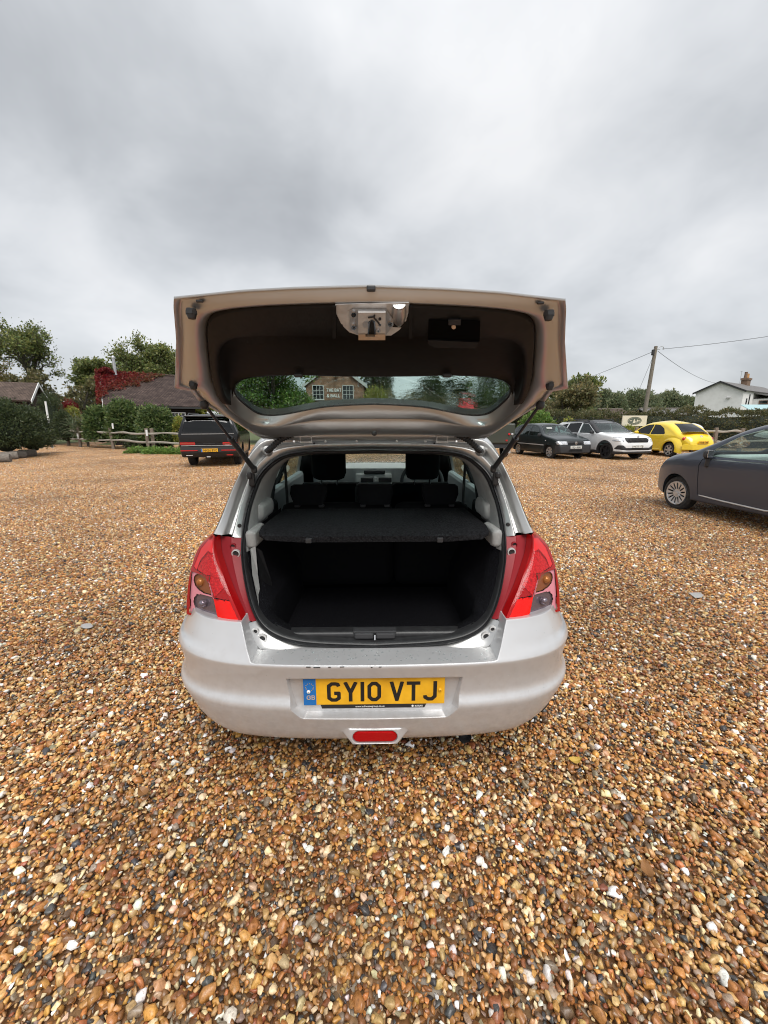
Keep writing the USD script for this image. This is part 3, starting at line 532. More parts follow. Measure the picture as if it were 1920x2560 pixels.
for k in range(4): obj('chimney_pot', move(lathe([(.17, 0), (.15, .62), (.17, .7), (.12, .7), (.1, 0)], 12, 'z'), (GW * .5, 9.65 + k * .37, gr + .97), s=1.0 if k else 1.3), 'terracotta' if k else 'old_brick', ch)
obj('aerial', join(tube([(GW * .5, 7.6, gr), (GW * .5, 7.6, gr + 1.9)], .03, 5), tube([(GW * .5, 7.1, gr + 1.8), (GW * .5, 8.0, gr + 1.9)], .03, 5)), 'galvanised', wh)
obj('side_wing', box((GW + 2.0, 9.0, 2.45), (4.0, 9.0, 4.9)), 'white_render', wh)
obj('wing_roof', roof_slab((GW + 4.3, 4.2, 4.75), (GW + 4.3, 13.8, 4.75), (GW + .1, 13.8, 5.75), (GW + .1, 4.2, 5.75)), 'slate', wh)
wn = sub('window', wh); obj('frame', join(*[box((GW + x_, 4.47, 4.0 + z_), q_) for x_, z_, q_ in ((.75, 0, (.09, .1, 1.3)), (1.7, 0, (.09, .1, 1.3)), (2.65, 0, (.09, .1, 1.3)), (1.7, .62, (2.0, .11, .09)), (1.7, -.62, (2.0, .11, .09)), (1.7, .2, (2.0, .105, .07)))]), 'old_brick', wn)
for x_ in (1.225, 2.175): obj('pane', box((GW + x_, 4.49, 4.0), (.86, .02, 1.16)), 'house_glass', wn)
obj('drainpipe', tube([(GW + .06, 2.6, 0), (GW + .06, 2.6, 5.5)], .07, 6), 'black_paint', wh); obj('small_window', box((GW + .02, 1.7, 4.5), (.04, .45, .8)), 'house_glass', wh); obj('flood_lamp', rbox((GW * .72, -.1, 5.0), (.5, .2, .22), .04), 'grey_paint', wh)
cn = thing('conservatory', 'white-framed lean-to with dark fascia and blue-green roof glazing by the house', 'conservatory', (at(1592, 885, 50)[0], 50, 0))
zc = at(1630, 889, 50)[2]
obj('fascia', box((5, 0, zc), (10, .15, .35)), 'black_paint', cn); obj('wall', box((5, .3, zc / 2 - .1), (10, .3, zc - .2)), 'white_paint', cn)
mat('roof_glazing', {'p': ('principled_bsdf', {'base_color': (.35, .55, .56), 'roughness': .12})}); obj('roof_glazing', roof_slab((1.6, -.1, zc + .2), (10, -.1, zc + .2), (10, 2.5, zc + .95), (2.6, 2.5, zc + .95), .05), 'roof_glazing', cn)
for nm, lb, a, b, va, vb, Y, m_ in (('low_building', 'long low grey roof just above the hedge, right of the pole', 1405, 1500, 881, 893, 62, 'slate'), ('low_building', 'short tan roof above the hedge, behind the cream sign board', 1316, 1364, 882, 893, 55, 'roof_tile_brown')):
    x0, x1 = at(a, 890, Y)[0], at(b, 890, Y)[0]; z1, z0 = at(a, va, Y)[2], at(a, vb + 2, Y)[2]; t = thing(nm, lb, 'building', (x0, Y, 0))
    obj('wall', box(((x1 - x0) / 2, 2.5, z0 / 2), (x1 - x0, 4.4, z0)), 'old_brick', t); obj('roof', join(roof_slab((-.2, 0, z0), (x1 - x0 + .2, 0, z0), (x1 - x0 + .2, 2.5, z1), (-.2, 2.5, z1)), roof_slab((x1 - x0 + .2, 5, z0), (-.2, 5, z0), (-.2, 2.5, z1), (x1 - x0 + .2, 2.5, z1))), m_, t)
    obj('ridge_tiles', tube([(-.2, 2.5, z1 + .03), (x1 - x0 + .2, 2.5, z1 + .03)], .09, 6), 'log_wood', t)
# utility pole and its wires
pb, pt_ = at(1391, 900, 32), at(1417, 748, 32); pb = pb + (pb - pt_) * pb[2] / (pt_[2] - pb[2])
up = thing('utility_pole', 'tall wooden utility pole carrying wires above the parked cars', 'utility pole', pb * [1, 1, 0]); q = pt_ - pb * [1, 1, 0]
obj('pole', tube([(0, 0, 0), q], [.17, .12], 12), 'pole_wood', up, smooth=40)
obj('junction_box', rbox(q + [-.2, -.05, -.45], (.16, .2, .42), .04), 'black_paint', up)
obj('bracket', join(tube([q + [.1, 0, -.25], q + [.32, -.05, -.02], q + [.55, -.05, -.05], q + [.62, -.05, -.25]], .025, 6), tube([q + [-.15, 0, -.2], q + [.35, 0, -.2]], .03, 6)), 'galvanised', up)
top = pt_
def wire(label, a, b, sag, rr=.016):
    s = np.linspace(0, 1, 24)[:, None]; p = a + (b - a) * s; p[:, 2] -= (sag * 4 * s * (1 - s))[:, 0]
    tag(obj('wire', tube(p, rr, 5), 'black_paint'), label, 'wire')
wire('overhead wire from the pole down leftward to behind the tailgate', top + [-.2, 0, -.4], at(1080, 872, 62), .5)
wire('overhead wire from the pole to the upper right edge of the picture', top + [.5, 0, -.2], at(1990, 668, 26), .25)
wire('overhead wire from the pole to the white house gable', top + [.2, 0, -.35], at(1556, 829, 59.5), .5)
wire('thin stay wire from the pole down to the trees on its left', top + [-.1, 0, -.7], at(1372, 862, 36), .02, .011)
# cream sign board
q0, q1 = at(1345, 898, 21), at(1395, 920.5, 21); w, h = q1[0] - q0[0], q0[2] - q1[2]
sg = thing('sign_board', 'cream sign board with a dark oval emblem on posts behind the white car', 'sign', (q0[0], 21, 0))
obj('board', rbox((w / 2, 0, q1[2] + h / 2), (w, .05, h), .012), 'cream_board', sg)
for x_ in (.08, w - .08): obj('post', box((x_, .07, q0[2] / 2), (.08, .08, q0[2])), 'oak_post', sg)
el = lambda a, b: Polygon([(a * math.cos(t_), b * math.sin(t_)) for t_ in np.linspace(0, 2 * np.pi, 48)])
em = el(.37, .2).difference(el(.335, .165)).union(el(.315, .148).difference(Polygon([(-.08, -.11), (-.03, .07), (.0, .1), (.02, 0), (.06, -.02), (.04, -.1)]).buffer(.01)).difference(Polygon([(.1, -.08), (.13, .08), (.19, .03), (.15, -.09)])).difference(Polygon([(-.26, -.02), (-.13, -.02), (-.13, .03), (-.26, .03)])).difference(Polygon([(.2, -.03), (.27, -.03), (.27, .04), (.2, .04)])))
obj('emblem', move(upright(plate(em, .006)), (w / 2 + .0, -.028, q1[2] + h * .52)), 'sign_green', sg)
# split rail fences: leaning posts and wavy cleft rails
def cleft_rail(a, b, seed):
    k = np.random.default_rng(seed); s = np.linspace(0, 1, 9)[:, None]; a, b = np.array(a, float), np.array(b, float)
    p = a + (b - a) * s; p[:, 2] += .05 * np.sin(s[:, 0] * np.pi * k.uniform(1.2, 2.4) + k.uniform(0, 6)) * np.sin(np.pi * s[:, 0]); p[:, 1] += k.normal(0, .012, 9)
    v, f = tube(p, .05 + k.normal(0, .006, 9), 6); c = np.repeat(p, 6, 0); v[:54, 2] = c[:, 2] + (v[:54, 2] - c[:, 2]) * 1.15; v[:54, 1] = c[:, 1] + (v[:54, 1] - c[:, 1]) * .55; return v, f
def rail_fence(label, spots, rails, seed, h=1.18, doubled=()):
    k = np.random.default_rng(seed); t = thing('rail_fence', label, 'fence'); P = [np.array([x_, y_, 0.0]) for x_, y_ in spots]
    for i, p in enumerate(P):
        hh = h + k.normal(0, .03); obj('post', rbox(p + [0, 0, hh / 2], (.15, .11, hh), .018, R=rot([0, 1, 0], k.normal(0, .02))), 'oak_post', t)
        if i in doubled: obj('post', rbox(p + [.26, .02, hh / 2], (.15, .11, hh), .018), 'oak_post', t)
        if i < len(P) - 1:
            for z_ in rails: obj('rail', cleft_rail(p + [.0, -.03, z_ + k.normal(0, .02)], P[i + 1] + [0, -.03, z_ + k.normal(0, .02)], int(k.integers(1e6))), 'oak_rail', t)
    return t
fl = rail_fence('low split-rail fence with grey rails in front of the laurel bushes', [(-20.03, 26.2), (-18.15, 24.66), (-14.76, 22.47), (-11.82, 20.75), (-9.2, 19.75), (-6.6, 18.9)], (.50, .93), 31, doubled=(3,))
for i, (u, v_, Y) in enumerate([(153, 936, 26.0), (168, 942, 24.6), (317, 935, 20.6), (243.5, 920, 22.4)]):
    q = at(u, v_, Y - .12); tag(obj('marker_plate', box(q, (.09, .02, .3)), 'white_paint'), ('white tag on the first post of the left rail fence', 'white tag on the second post of the left rail fence', 'white tag on the doubled post of the left rail fence', 'pale plate on the top of the middle fence post')[i], 'tag')
rail_fence('weathered rail fence behind the yellow car, in front of the long hedge', [(12.6, 19.2), (15.95, 18.5), (17.0, 18.3), (20.2, 17.7), (23.5, 17.0)], (.62, 1.05), 32, h=1.22)
# low log edging under the left hedge
for i, (u, v_, L_) in enumerate([(-18, 1000, .55), (4, 994, .5), (24, 991, .5), (44, 988, .55)]):
    q = on_ground(u, v_); tag(obj('log', move(join(lathe([(0, -.02), (.17, 0), (.18, .05), (.17, L_), (0, L_ + .02)], 12, 'x')), q + [0, 0, .15], .5 + .2 * i), 'log_wood', smooth=40), ('cut log at the left edge of the picture, under the hedge', 'second cut log from the left edge, under the hedge', 'third cut log from the left edge, under the hedge', 'cut log at the right end of the edging under the hedge')[i], 'log')
for i, (u, v_) in enumerate([(128, 949), (141, 947)]):
    q = on_ground(u, v_); tag(obj('sleeper', rbox(q + [0, 0, .17], (.9, .12, .34), .02, R=rot([0, 0, 1], -.5)), 'log_wood'), ('wooden sleeper edging the bed beside the path', 'second wooden sleeper, nearer the rail fence')[i], 'sleeper')
# ================================================================ vehicles
def paint(name, col, metallic=.0, rough=.30, coat=1.0, dirt=.35, grime=(.16, .12, .085)):
    """car paint under clear coat, road film low on the sides, softly rounded panel edges"""
    return mat(name, {'t': ('texture_coordinate', {}), 'g': ('geometry', {}), 's': ('separate_xyz', {}), 'h': ('map_range', {'from_min': .95, 'from_max': .18, 'to_min': 0.0, 'to_max': dirt}), 'n': ('noise_texture', {'scale': 26.0, 'detail': 8.0, 'roughness': .72}), 'nr': ('map_range', {'from_min': .25, 'from_max': .8}),
        'k': ('math', {'math_type': 'multiply', 'use_clamp': True}), 'm': ('mix_color', {'a': col, 'b': grime}), 'ro': ('map_range', {'to_min': rough, 'to_max': .75}), 'bv': ('bevel', {'radius': .006, 'samples': 4}), 'p': ('principled_bsdf', {'metallic': metallic, 'coat_weight': coat, 'coat_roughness': .06})},
        [('g.position', 's.vector'), ('s.z', 'h.value'), ('g.position', 'n.vector'), ('n.fac', 'nr.value'), ('h.result', 'k.value1'), ('nr.result', 'k.value2'), ('k.value', 'm.fac'), ('m.result', 'p.base_color'), ('k.value', 'ro.value'), ('ro.result', 'p.roughness'), ('bv.bevel', 'p.normal')])
paint('black_car_paint', (.004, .004, .005), .1, .22, .15, .03); paint('dark_green_paint', (.014, .020, .021), .3, coat=.4, dirt=.06); paint('white_car_paint', (.74, .75, .75), 0, dirt=.3)
paint('yellow_paint', (.84, .60, .03), 0, dirt=.25); paint('anthracite_paint', (.046, .054, .072), .3, coat=.5, dirt=.04); paint('army_green_paint', (.035, .042, .030), 0, .5, .2)
mat('tyre', {'g': ('geometry', {}), 'n': ('noise_texture', {'scale': 25.0, 'detail': 5.0}), 'r': ('rgb_ramp', {'ramp': [(.35, (.016, .016, .017)), (.75, (.05, .044, .038))]}), 'p': ('principled_bsdf', {'roughness': .8})}, [('g.position', 'n.vector'), ('n.fac', 'r.fac'), ('r.color', 'p.base_color')])
mat('black_plastic', {'p': ('principled_bsdf', {'base_color': (.02, .02, .022), 'roughness': .5})})
mat('grey_plastic', {'p': ('principled_bsdf', {'base_color': (.03, .03, .032), 'roughness': .55})})
mat('alloy', {'p': ('principled_bsdf', {'base_color': (.56, .57, .58), 'metallic': .8, 'roughness': .35})})
mat('dark_alloy', {'p': ('principled_bsdf', {'base_color': (.05, .05, .055), 'metallic': .7, 'roughness': .35})})
mat('chrome', {'p': ('principled_bsdf', {'base_color': (.75, .76, .78), 'metallic': 1.0, 'roughness': .12})})
mat('cabin', {'p': ('principled_bsdf', {'base_color': (.03, .03, .032), 'roughness': .8})})
mat('red_lens', {'p': ('principled_bsdf', {'base_color': (.46, .010, .012), 'roughness': .12, 'coat_weight': .6})})
mat('clear_lens', {'n': ('noise_texture', {'scale': 40.0}), 'g': ('geometry', {}), 'r': ('rgb_ramp', {'ramp': [(.35, (.28, .29, .31)), (.6, (.75, .76, .78))]}), 'p': ('principled_bsdf', {'roughness': .08, 'metallic': .4, 'coat_weight': 1.0})}, [('g.position', 'n.vector'), ('n.fac', 'r.fac'), ('r.color', 'p.base_color')])
mat('amber_lens', {'p': ('principled_bsdf', {'base_color': (.24, .085, .035), 'roughness': .15})})
mat('plate_white', {'p': ('principled_bsdf', {'base_color': (.74, .74, .70), 'roughness': .4})})
mat('plate_yellow', {'g': ('geometry', {}), 'n': ('noise_texture', {'scale': 16.0, 'detail': 6.0}), 'r': ('rgb_ramp', {'ramp': [(.3, (.66, .33, .012)), (.65, (.80, .43, .02))]}), 'p': ('principled_bsdf', {'roughness': .35})}, [('g.position', 'n.vector'), ('n.fac', 'r.fac'), ('r.color', 'p.base_color')])
mat('plate_blue', {'p': ('principled_bsdf', {'base_color': (.012, .14, .42), 'roughness': .4})})
mat('plate_ink', {'p': ('principled_bsdf', {'base_color': (.012, .012, .012), 'roughness': .4})})
def pane(name, tint, gloss=1.0, rough=.01):
    """a thin sheet of glass: the same from both sides"""
    return mat(name, {'ge': ('geometry', {}), 'e': ('math', {'math_type': 'multiply_add', 'value2': -2.0, 'value3': 1.0}), 'i': ('math', {'math_type': 'power', 'value1': 1.5}), 'f': ('fresnel', {}), 't': ('transparent_bsdf', {'color': tint}), 'g': ('glossy_bsdf', {'roughness': rough, 'color': (gloss,) * 3}), 'm': ('mix_closure', {})},
        [('ge.backfacing', 'e.value1'), ('e.value', 'i.value2'), ('i.value', 'f.IOR'), ('f.fac', 'm.fac'), ('t.BSDF', 'm.closure1'), ('g.BSDF', 'm.closure2')], surface='m.closure')
pane('clear_glass', (.86, .93, .91)); pane('tinted_glass', (.66, .76, .74)); pane('dark_glass', (.10, .11, .12))

def body_solid(S, inset=0.0):
    """the closed outer form of a car, lofted from cross sections; front is +y"""
    L, W = S['L'], S['W']; ty, tz = np.array(S['top'], float).T; by_, bz = np.array(S['bot'], float).T; ly, lz = np.array(S['belt'], float).T
    from scipy.interpolate import PchipInterpolator as PI
    top, bot, belt = PI(ty, tz), PI(by_, bz), PI(ly, lz)
    y0, y1 = -L / 2 + inset, L / 2 - inset; k = np.linspace(0, 1, S.get('n', 56)); ys = y0 + (y1 - y0) * (k - .062 * np.sin(4 * np.pi * k) * .5 * 0 + 0)
    ys = np.unique(np.r_[y0, y0 + .012, y0 + .03, y0 + .06, ys[2:-2], y1 - .06, y1 - .03, y1 - .012, y1]); rows = []
    for y in ys:
        ef, er = min((L / 2 - y) / S.get('Rf', .75), 1), min((y + L / 2) / S.get('Rr', .6), 1)
        wh = W / 2 * (1 - S.get('kf', .22) * (1 - ef) ** S.get('pf', 2.4) - S.get('kr', .16) * (1 - er) ** S.get('pr', 2.4)) - inset
        zt, zb = float(top(np.clip(y, ty[0], ty[-1]))) - inset, float(bot(np.clip(y, by_[0], by_[-1]))) + inset
        e = min(y - y0, y1 - y); sh = max(0, 1 - e / .06) ** 2 * .028; zt -= sh; zb += sh; wh -= sh
        zl = min(float(belt(np.clip(y, ly[0], ly[-1]))), zt - .03); rc = min(S.get('rc', .10), .4 * (zt - zb)); zr = S['roof']
        def w(z):
            lo = wh * (1 - S.get('tuck', .05) * np.clip((zl - z) / max(zl - zb, .05), 0, 1) ** 2.4 - .012 * np.clip((z - zl + .15) / .15, 0, 1) ** 2)
            s = np.clip((z - zl) / (zr - zl if zr > zl else 1), 0, 1.1); return lo - wh * (S.get('tum', .2) * s + .05 * s * s)
        zs = np.linspace(zb + .05, zt - rc, 26); a = np.linspace(0, np.pi / 2, 8)[1:]; we = float(w(zt - rc)); cr = S.get('crown', .035)
        half = [(we * 0, zb), (w(zb + .05) - .05, zb), (w(zb + .05) - .012, zb + .015)] + [(float(w(z)), z) for z in zs] + [(we - rc * S.get('re', 1.2) * (1 - math.cos(t)), zt - rc + rc * math.sin(t)) for t in a]
        xe, ze = half[-1]; half += [(xe * (1 - s), ze + cr * (1 - (1 - s) ** 2)) for s in (.2, .4, .6, .8, 1.0)]
        h = np.array(half); ring = np.vstack([h, (h[1:-1] * [-1, 1])[::-1]]); rows.append(np.stack([ring[:, 0], np.full(len(ring), y), ring[:, 1]], 1))
    n = len(rows[0]); v, f = loft(rows, closed=True); m = len(v); c0, c1 = rows[0].mean(0), rows[-1].mean(0); v = np.vstack([v, c0, c1]); e = (len(rows) - 1) * n
    cap = [[m, (j + 1) % n, j] for j in range(n)] + [[m + 1, e + j, e + (j + 1) % n] for j in range(n)]
    q = trimesh.Trimesh(v, np.vstack([f, cap]), process=True); q.fix_normals()
    return man((q.vertices, q.faces))
def both(pr): return pr + pr.mirror((1, 0, 0))
def wheel(t, x, y, R, width, rim, style, side, lug='alloy'):
    """tyre and rim, outer face towards side (+1 right, -1 left)"""
    w = sub('wheel', t); wd = width / 2
    tp = [(rim - .01, -wd * .8), (rim + .004, -wd * .93), (R - .045, -wd), (R - .012, -wd * .82), (R, -wd * .6), (R - .004, -wd * .3), (R - .004, wd * .3), (R, wd * .6), (R - .012, wd * .82), (R - .045, wd), (rim + .004, wd * .93), (rim - .01, wd * .8)]
    obj('tyre', move(lathe(tp, 40), (x, y, R)), 'tyre', w, smooth=35)
    s = style(rim); f = plate(s, .018); v = f[0]; dish = .02 * (np.hypot(v[:, 0], v[:, 1]) / rim) ** 2
    v = np.stack([(v[:, 2] + wd * .72 + dish) * side, v[:, 0], v[:, 1]], 1)
    obj('rim', move(join((v, f[1] if side > 0 else f[1][:, ::-1]), lathe([(rim - .02, (wd * .6) * side), (rim - .022, wd * .86 * side), (rim + .004, wd * .9 * side), (rim + .002, wd * .6 * side)], 40), lathe([(0, (wd * .72 + .034) * side), (rim * .17, (wd * .72 + .03) * side), (rim * .2, (wd * .72) * side)], 20)), (x, y, R)), lug, w, smooth=35)
    obj('brake_disc', move(lathe([(0, wd * .35 * side), (rim - .03, wd * .35 * side), (rim - .03, wd * .2 * side), (0, wd * .2 * side)], 28), (x, y, R)), 'cabin', w)
def spokes(n, w0, w1, hub=.3):
    def f(R):
        s = Point(0, 0).buffer(R * hub)
        for k in range(n):
            a = 2 * np.pi * k / n; d = np.array([math.cos(a), math.sin(a)]); q = np.array([-d[1], d[0]]); s = s.union(Polygon([d * R * .1 + q * w0 * R, d * R * .985 + q * w1 * R, d * R * .985 - q * w1 * R, d * R * .1 - q * w0 * R]))
        return s.union(Point(0, 0).buffer(R * .985).difference(Point(0, 0).buffer(R * .90)))
    return f
def holes(n, r0, r1, w):
    def f(R):
        s = Point(0, 0).buffer(R * .985)
        for k in range(n):
            a = 2 * np.pi * (k + .5) / n; d = np.array([math.cos(a), math.sin(a)]); s = s.difference(LineString([d * R * r0, d * R * r1]).buffer(w * R))
        return s
    return f
def number_plate(t, text, c, w=.52, h=.11, colour='plate_white', rz=0.0, tilt=0.0, blue=False):
    """plate facing local -y, turned by rz"""
    R = rot([0, 0, 1], rz) @ rot([1, 0, 0], tilt)
    p = obj('number_plate', move(rbox((0, 0, 0), (w, .012, h), .005), c, R=R), colour, t)
    m = upright(meshkit.text_mesh(text, h * .66, .002, True)); b = m[0][:, 0]; sc = min(1, (w * (.80 if blue else .9)) / (b.max() - b.min()))
    v = m[0].copy(); v[:, 0] = (v[:, 0] - (b.max() + b.min()) / 2) * sc + (w * .05 if blue else 0); v[:, 2] -= h * .33
    obj('lettering', move((v, m[1]), c, R=R @ np.eye(3) if False else R), 'plate_ink', p) if False else obj('lettering', move((v - [0, .0065, 0], m[1]), c, R=R), 'plate_ink', p)
    if blue: obj('country_band', move(box((-w / 2 + .024, -.0065, 0), (.042, .002, h - .008)), c, R=R), 'plate_blue', p)
    return p
def seats(t, ys, xs, z, m='cabin'):
    for y in ys:
        for x in xs:
            s = sub('seat', t); obj('backrest', rbox((x, y - .25, z + .42), (.48, .14, .6), .05, R=rot([1, 0, 0], .2)), m, s); obj('cushion', rbox((x, y, z + .1), (.48, .5, .16), .05), m, s); obj('headrest', rbox((x, y - .36, z + .83), (.26, .1, .2), .04), m, s)
def build_car(name, label, S, loc, rz, group=None):
    """shell cut into panels, panes and lamps along their real outlines; wheels; cabin"""
    t = thing(name, label, S.get('cat', 'car'), loc, rz, group); outer = body_solid(S); inner = body_solid(S, .03)
    for f in S.get('add', ()): outer = outer + f
    aw = m3.Manifold()
    arches = m3.Manifold.batch_boolean([m3.Manifold.cylinder(.42, S['arch'], S['arch'], 40).rotate((0, 90, 0)).translate((x0, y, S['R'] + .01)) for y in S['axles'] for x0 in (S['W'] / 2 - .30, -S['W'] / 2 - .12)], m3.OpType.Add)
    shell = outer - inner - arches
    if 'arch_trim' in S:
        ring = m3.Manifold.batch_boolean([m3.Manifold.cylinder(.5, S['arch'] + .05, S['arch'] + .05, 40).rotate((0, 90, 0)).translate((x0, y, S['R'] + .01)) for y in S['axles'] for x0 in (S['W'] / 2 - .35, -S['W'] / 2 - .15)], m3.OpType.Add)
        low = prism([(-S['L'], 0), (S['L'], 0), (S['L'], S['arch_trim']), (-S['L'], S['arch_trim'])], 'x', -2, 2); pc = shell ^ (ring + low); obj('lower_cladding', pc, 'grey_plastic', t, smooth=30); shell = shell - (ring + low)
    for nm, m_, ax, poly, lo, hi, gap in S['cuts']:
        P = Polygon(poly) if not hasattr(poly, 'exterior') else poly; P = P.buffer(.03).buffer(-.06).buffer(.03) if P.buffer(-.03).area > 0 and nm != 'trim' else P
        if hasattr(P, 'geoms'): P = max(P.geoms, key=lambda g: g.area)
        sides = [prism(P, ax, lo, hi)] if not (ax == 'x' or nm.endswith('+')) else [prism(P, ax, lo, hi), prism(P, ax, lo, hi).mirror((1, 0, 0))]
        for q in sides: obj(nm.rstrip('+'), shell ^ q, m_, t, smooth=30)
        G = P.buffer(gap) if gap else P; g = prism(G, ax, lo, hi)
        for q in ([g] if len(sides) == 1 else [g, g.mirror((1, 0, 0))]): shell = shell - q
    obj('body', shell, S['paint'], t, smooth=30)
    core = inner ^ prism([(-S['L'], 0), (S['L'], 0), (S['L'], S.get('floor', .55)), (-S['L'], S.get('floor', .55))], 'x', -2, 2)
    obj('underbody', core - arches, 'cabin', t)
    hw = S['W'] / 2 - S.get('inset', .09) - S['tw'] / 2
    for y in S['axles']:
        for s in (-1, 1): wheel(t, s * hw, y, S['R'], S['tw'], S['rim'], S['style'], s, S.get('lug', 'alloy'))
    return t
def shift(p, dy=0, dz=0): return [(a + dy, b + dz) for a, b in p]

# ---- small dark grey hatchback close on the right
S = dict(L=3.55, W=1.63, roof=1.48, paint='anthracite_paint', R=.285, tw=.18, rim=.20, axles=(-1.12, 1.18), arch=.325, style=holes(14, .40, .82, .06), Rf=.85, kf=.27, pf=2.2, Rr=.7, kr=.22, rc=.115, re=1.5, tum=.24, crown=.03, n=80,
    top=[(-1.775, .78), (-1.74, .92), (-1.62, 1.10), (-1.35, 1.36), (-1.0, 1.455), (-.5, 1.485), (-.05, 1.47), (.25, 1.39), (.6, 1.215), (.95, 1.035), (1.08, .985), (1.32, .945), (1.55, .87), (1.70, .75), (1.775, .58)],
    bot=[(-1.775, .36), (-1.5, .24), (1.45, .22), (1.775, .27)], belt=[(-1.7, .97), (-.8, .94), (.75, .90), (1.775, .72)],
    cuts=[('windscreen', 'clear_glass', 'y', [(-.60, .98), (.60, .98), (.50, 1.42), (-.50, 1.42)], .2, 1.2, 0), ('rear_window', 'tinted_glass', 'y', [(-.52, 1.0), (.52, 1.0), (.44, 1.38), (-.44, 1.38)], -1.9, -1.1, 0),
          ('side_window', 'clear_glass', 'x', [(.62, .955), (.70, 1.0), (.32, 1.27), (.06, 1.365), (-.38, 1.385), (-.46, 1.30), (-.46, .965)], .4, 1.2, .004), ('quarter_window', 'dark_glass', 'x', [(-.54, .97), (-.54, 1.375), (-.95, 1.33), (-1.2, 1.08), (-1.1, .99)], .4, 1.2, 0),
          ('door', 'anthracite_paint', 'x', [(.72, .90), (.76, .80), (.72, .34), (-.42, .30), (-.62, .50), (-.68, .92), (-.5, .925)], .5, 1.2, .012), ('headlight+', 'clear_lens', 'y', [(.42, .60), (.58, .60), (.66, .72), (.52, .76), (.42, .70)], 1.2, 2, .003), ('tail_light+', 'red_lens', 'y', [(.5, .72), (.63, .72), (.62, .95), (.5, .93)], -2, -1.3, .003),
          ('bumper_strip', 'chrome', 'y', [(-.36, .50), (.36, .50), (.36, .53), (-.36, .53)], 1.4, 2, 0)])
c = on_ground(1458, 1099.5); hd = math.radians(6.0); q = np.array([c[0], c[1], 0]) + rot([0, 0, 1], hd) @ np.array([.70, -1.18, 0])
small = build_car('small_hatchback', 'dark grey small hatchback cut off by the right edge of the picture', S, q, hd)
sl = -.815
seats(small, (-.05,), (-.36, .36), .38); seats(small, (-.85,), (-.3, .3), .40)
obj('dashboard', rbox((0, .62, .86), (1.3, .35, .22), .08), 'white_render', small)
obj('steering_wheel', move(V(trimesh.creation.torus(.18, .017, major_sections=28, minor_sections=8)), (.36, .36, .93), R=rot([1, 0, 0], 1.15)), 'grey_plastic', small)
obj('inner_mirror', rbox((0, .28, 1.30), (.22, .03, .07), .015), 'black_plastic', small)
for s in (-1, 1):
    mr = obj('door_mirror', join(rbox((s * .86, .60, .99), (.13, .09, .15), .045), rbox((s * .80, .63, .88), (.07, .07, .19), .025)), 'black_plastic', small, smooth=40)
    obj('mirror_glass', rbox((s * .865, .552, 1.0), (.10, .008, .115), .003), 'chrome', mr)
    obj('door_handle', join(rbox((s * .800, -.42, .815), (.026, .19, .026), .010), rbox((s * .790, -.42, .80), (.02, .10, .055), .008)), 'chrome', small, smooth=40)
    obj('side_repeater', rbox((s * .795, .92, .775), (.012, .05, .024), .004), 'clear_lens', small)
    obj('sill_strip', tube([(s * .782, .70, .335), (s * .788, .3, .315), (s * .788, -.3, .30), (s * .785, -.50, .33)], .011, 6), 'grey_paint', small)
    obj('body_crease', tube([(s * .806, 1.05, .855), (s * .806, .4, .868), (s * .806, -.4, .875), (s * .806, -1.2, .87)], .004, 5), 'anthracite_paint', small)
obj('window_sticker', box((-.762, -.40, 1.0), (.004, .10, .05)), 'white_letter', small)
for s in (-1, 1): obj('window_seal', tube([(s * .765, .70, .985), (s * .768, .62, .948), (s * .772, -.46, .955)], .008, 6), 'black_plastic', small)

# ---- dark older hatchback, white estate-like crossover: noses towards us
S = dict(L=3.75, W=1.65, roof=1.40, paint='dark_green_paint', R=.285, tw=.175, rim=.20, axles=(-1.17, 1.22), arch=.32, style=holes(7, .5, .78, .10), Rf=.6, kf=.14, Rr=.5, kr=.14, rc=.07, tum=.2,
    top=[(-1.875, .82), (-1.8, .98), (-1.55, 1.26), (-1.2, 1.385), (-.5, 1.42), (.0, 1.39), (.2, 1.33), (.75, .98), (.9, .945), (1.4, .86), (1.7, .78), (1.82, .66), (1.875, .55)], bot=[(-1.875, .36), (-1.5, .22), (1.5, .20), (1.875, .26)], belt=[(-1.8, .93), (.8, .90), (1.875, .74)],
    cuts=[('windscreen', 'tinted_glass', 'y', [(-.66, .97), (.66, .97), (.53, 1.35), (-.53, 1.35)], .0, 1.0, 0), ('rear_window', 'dark_glass', 'y', [(-.55, .98), (.55, .98), (.48, 1.32), (-.48, 1.32)], -2, -1.2, 0),
          ('side_window', 'tinted_glass', 'x', [(.62, .93), (.12, 1.29), (-.25, 1.34), (-.25, .93)], .4, 1.2, 0), ('rear_side_window', 'tinted_glass', 'x', [(-.33, .93), (-.33, 1.34), (-1.15, 1.31), (-1.42, .98), (-1.35, .94)], .4, 1.2, 0),
          ('door', 'dark_green_paint', 'x', [(.72, .88), (.78, .7), (.72, .28), (-.3, .27), (-.33, .88)], .5, 1.2, .008), ('headlight+', 'clear_lens', 'y', [(.37, .60), (.77, .60), (.78, .735), (.39, .735)], 1.2, 2, .004), ('grille', 'black_plastic', 'y', [(-.36, .60), (.36, .60), (.36, .735), (-.36, .735)], 1.4, 2, .004),
          ('bumper', 'grey_plastic', 'y', [(-1, .26), (1, .26), (1, .565), (-1, .565)], 1.62, 2, .006), ('tail_light+', 'red_lens', 'y', [(.55, .7), (.8, .7), (.8, .93), (.55, .93)], -2, -1.5, .004)])
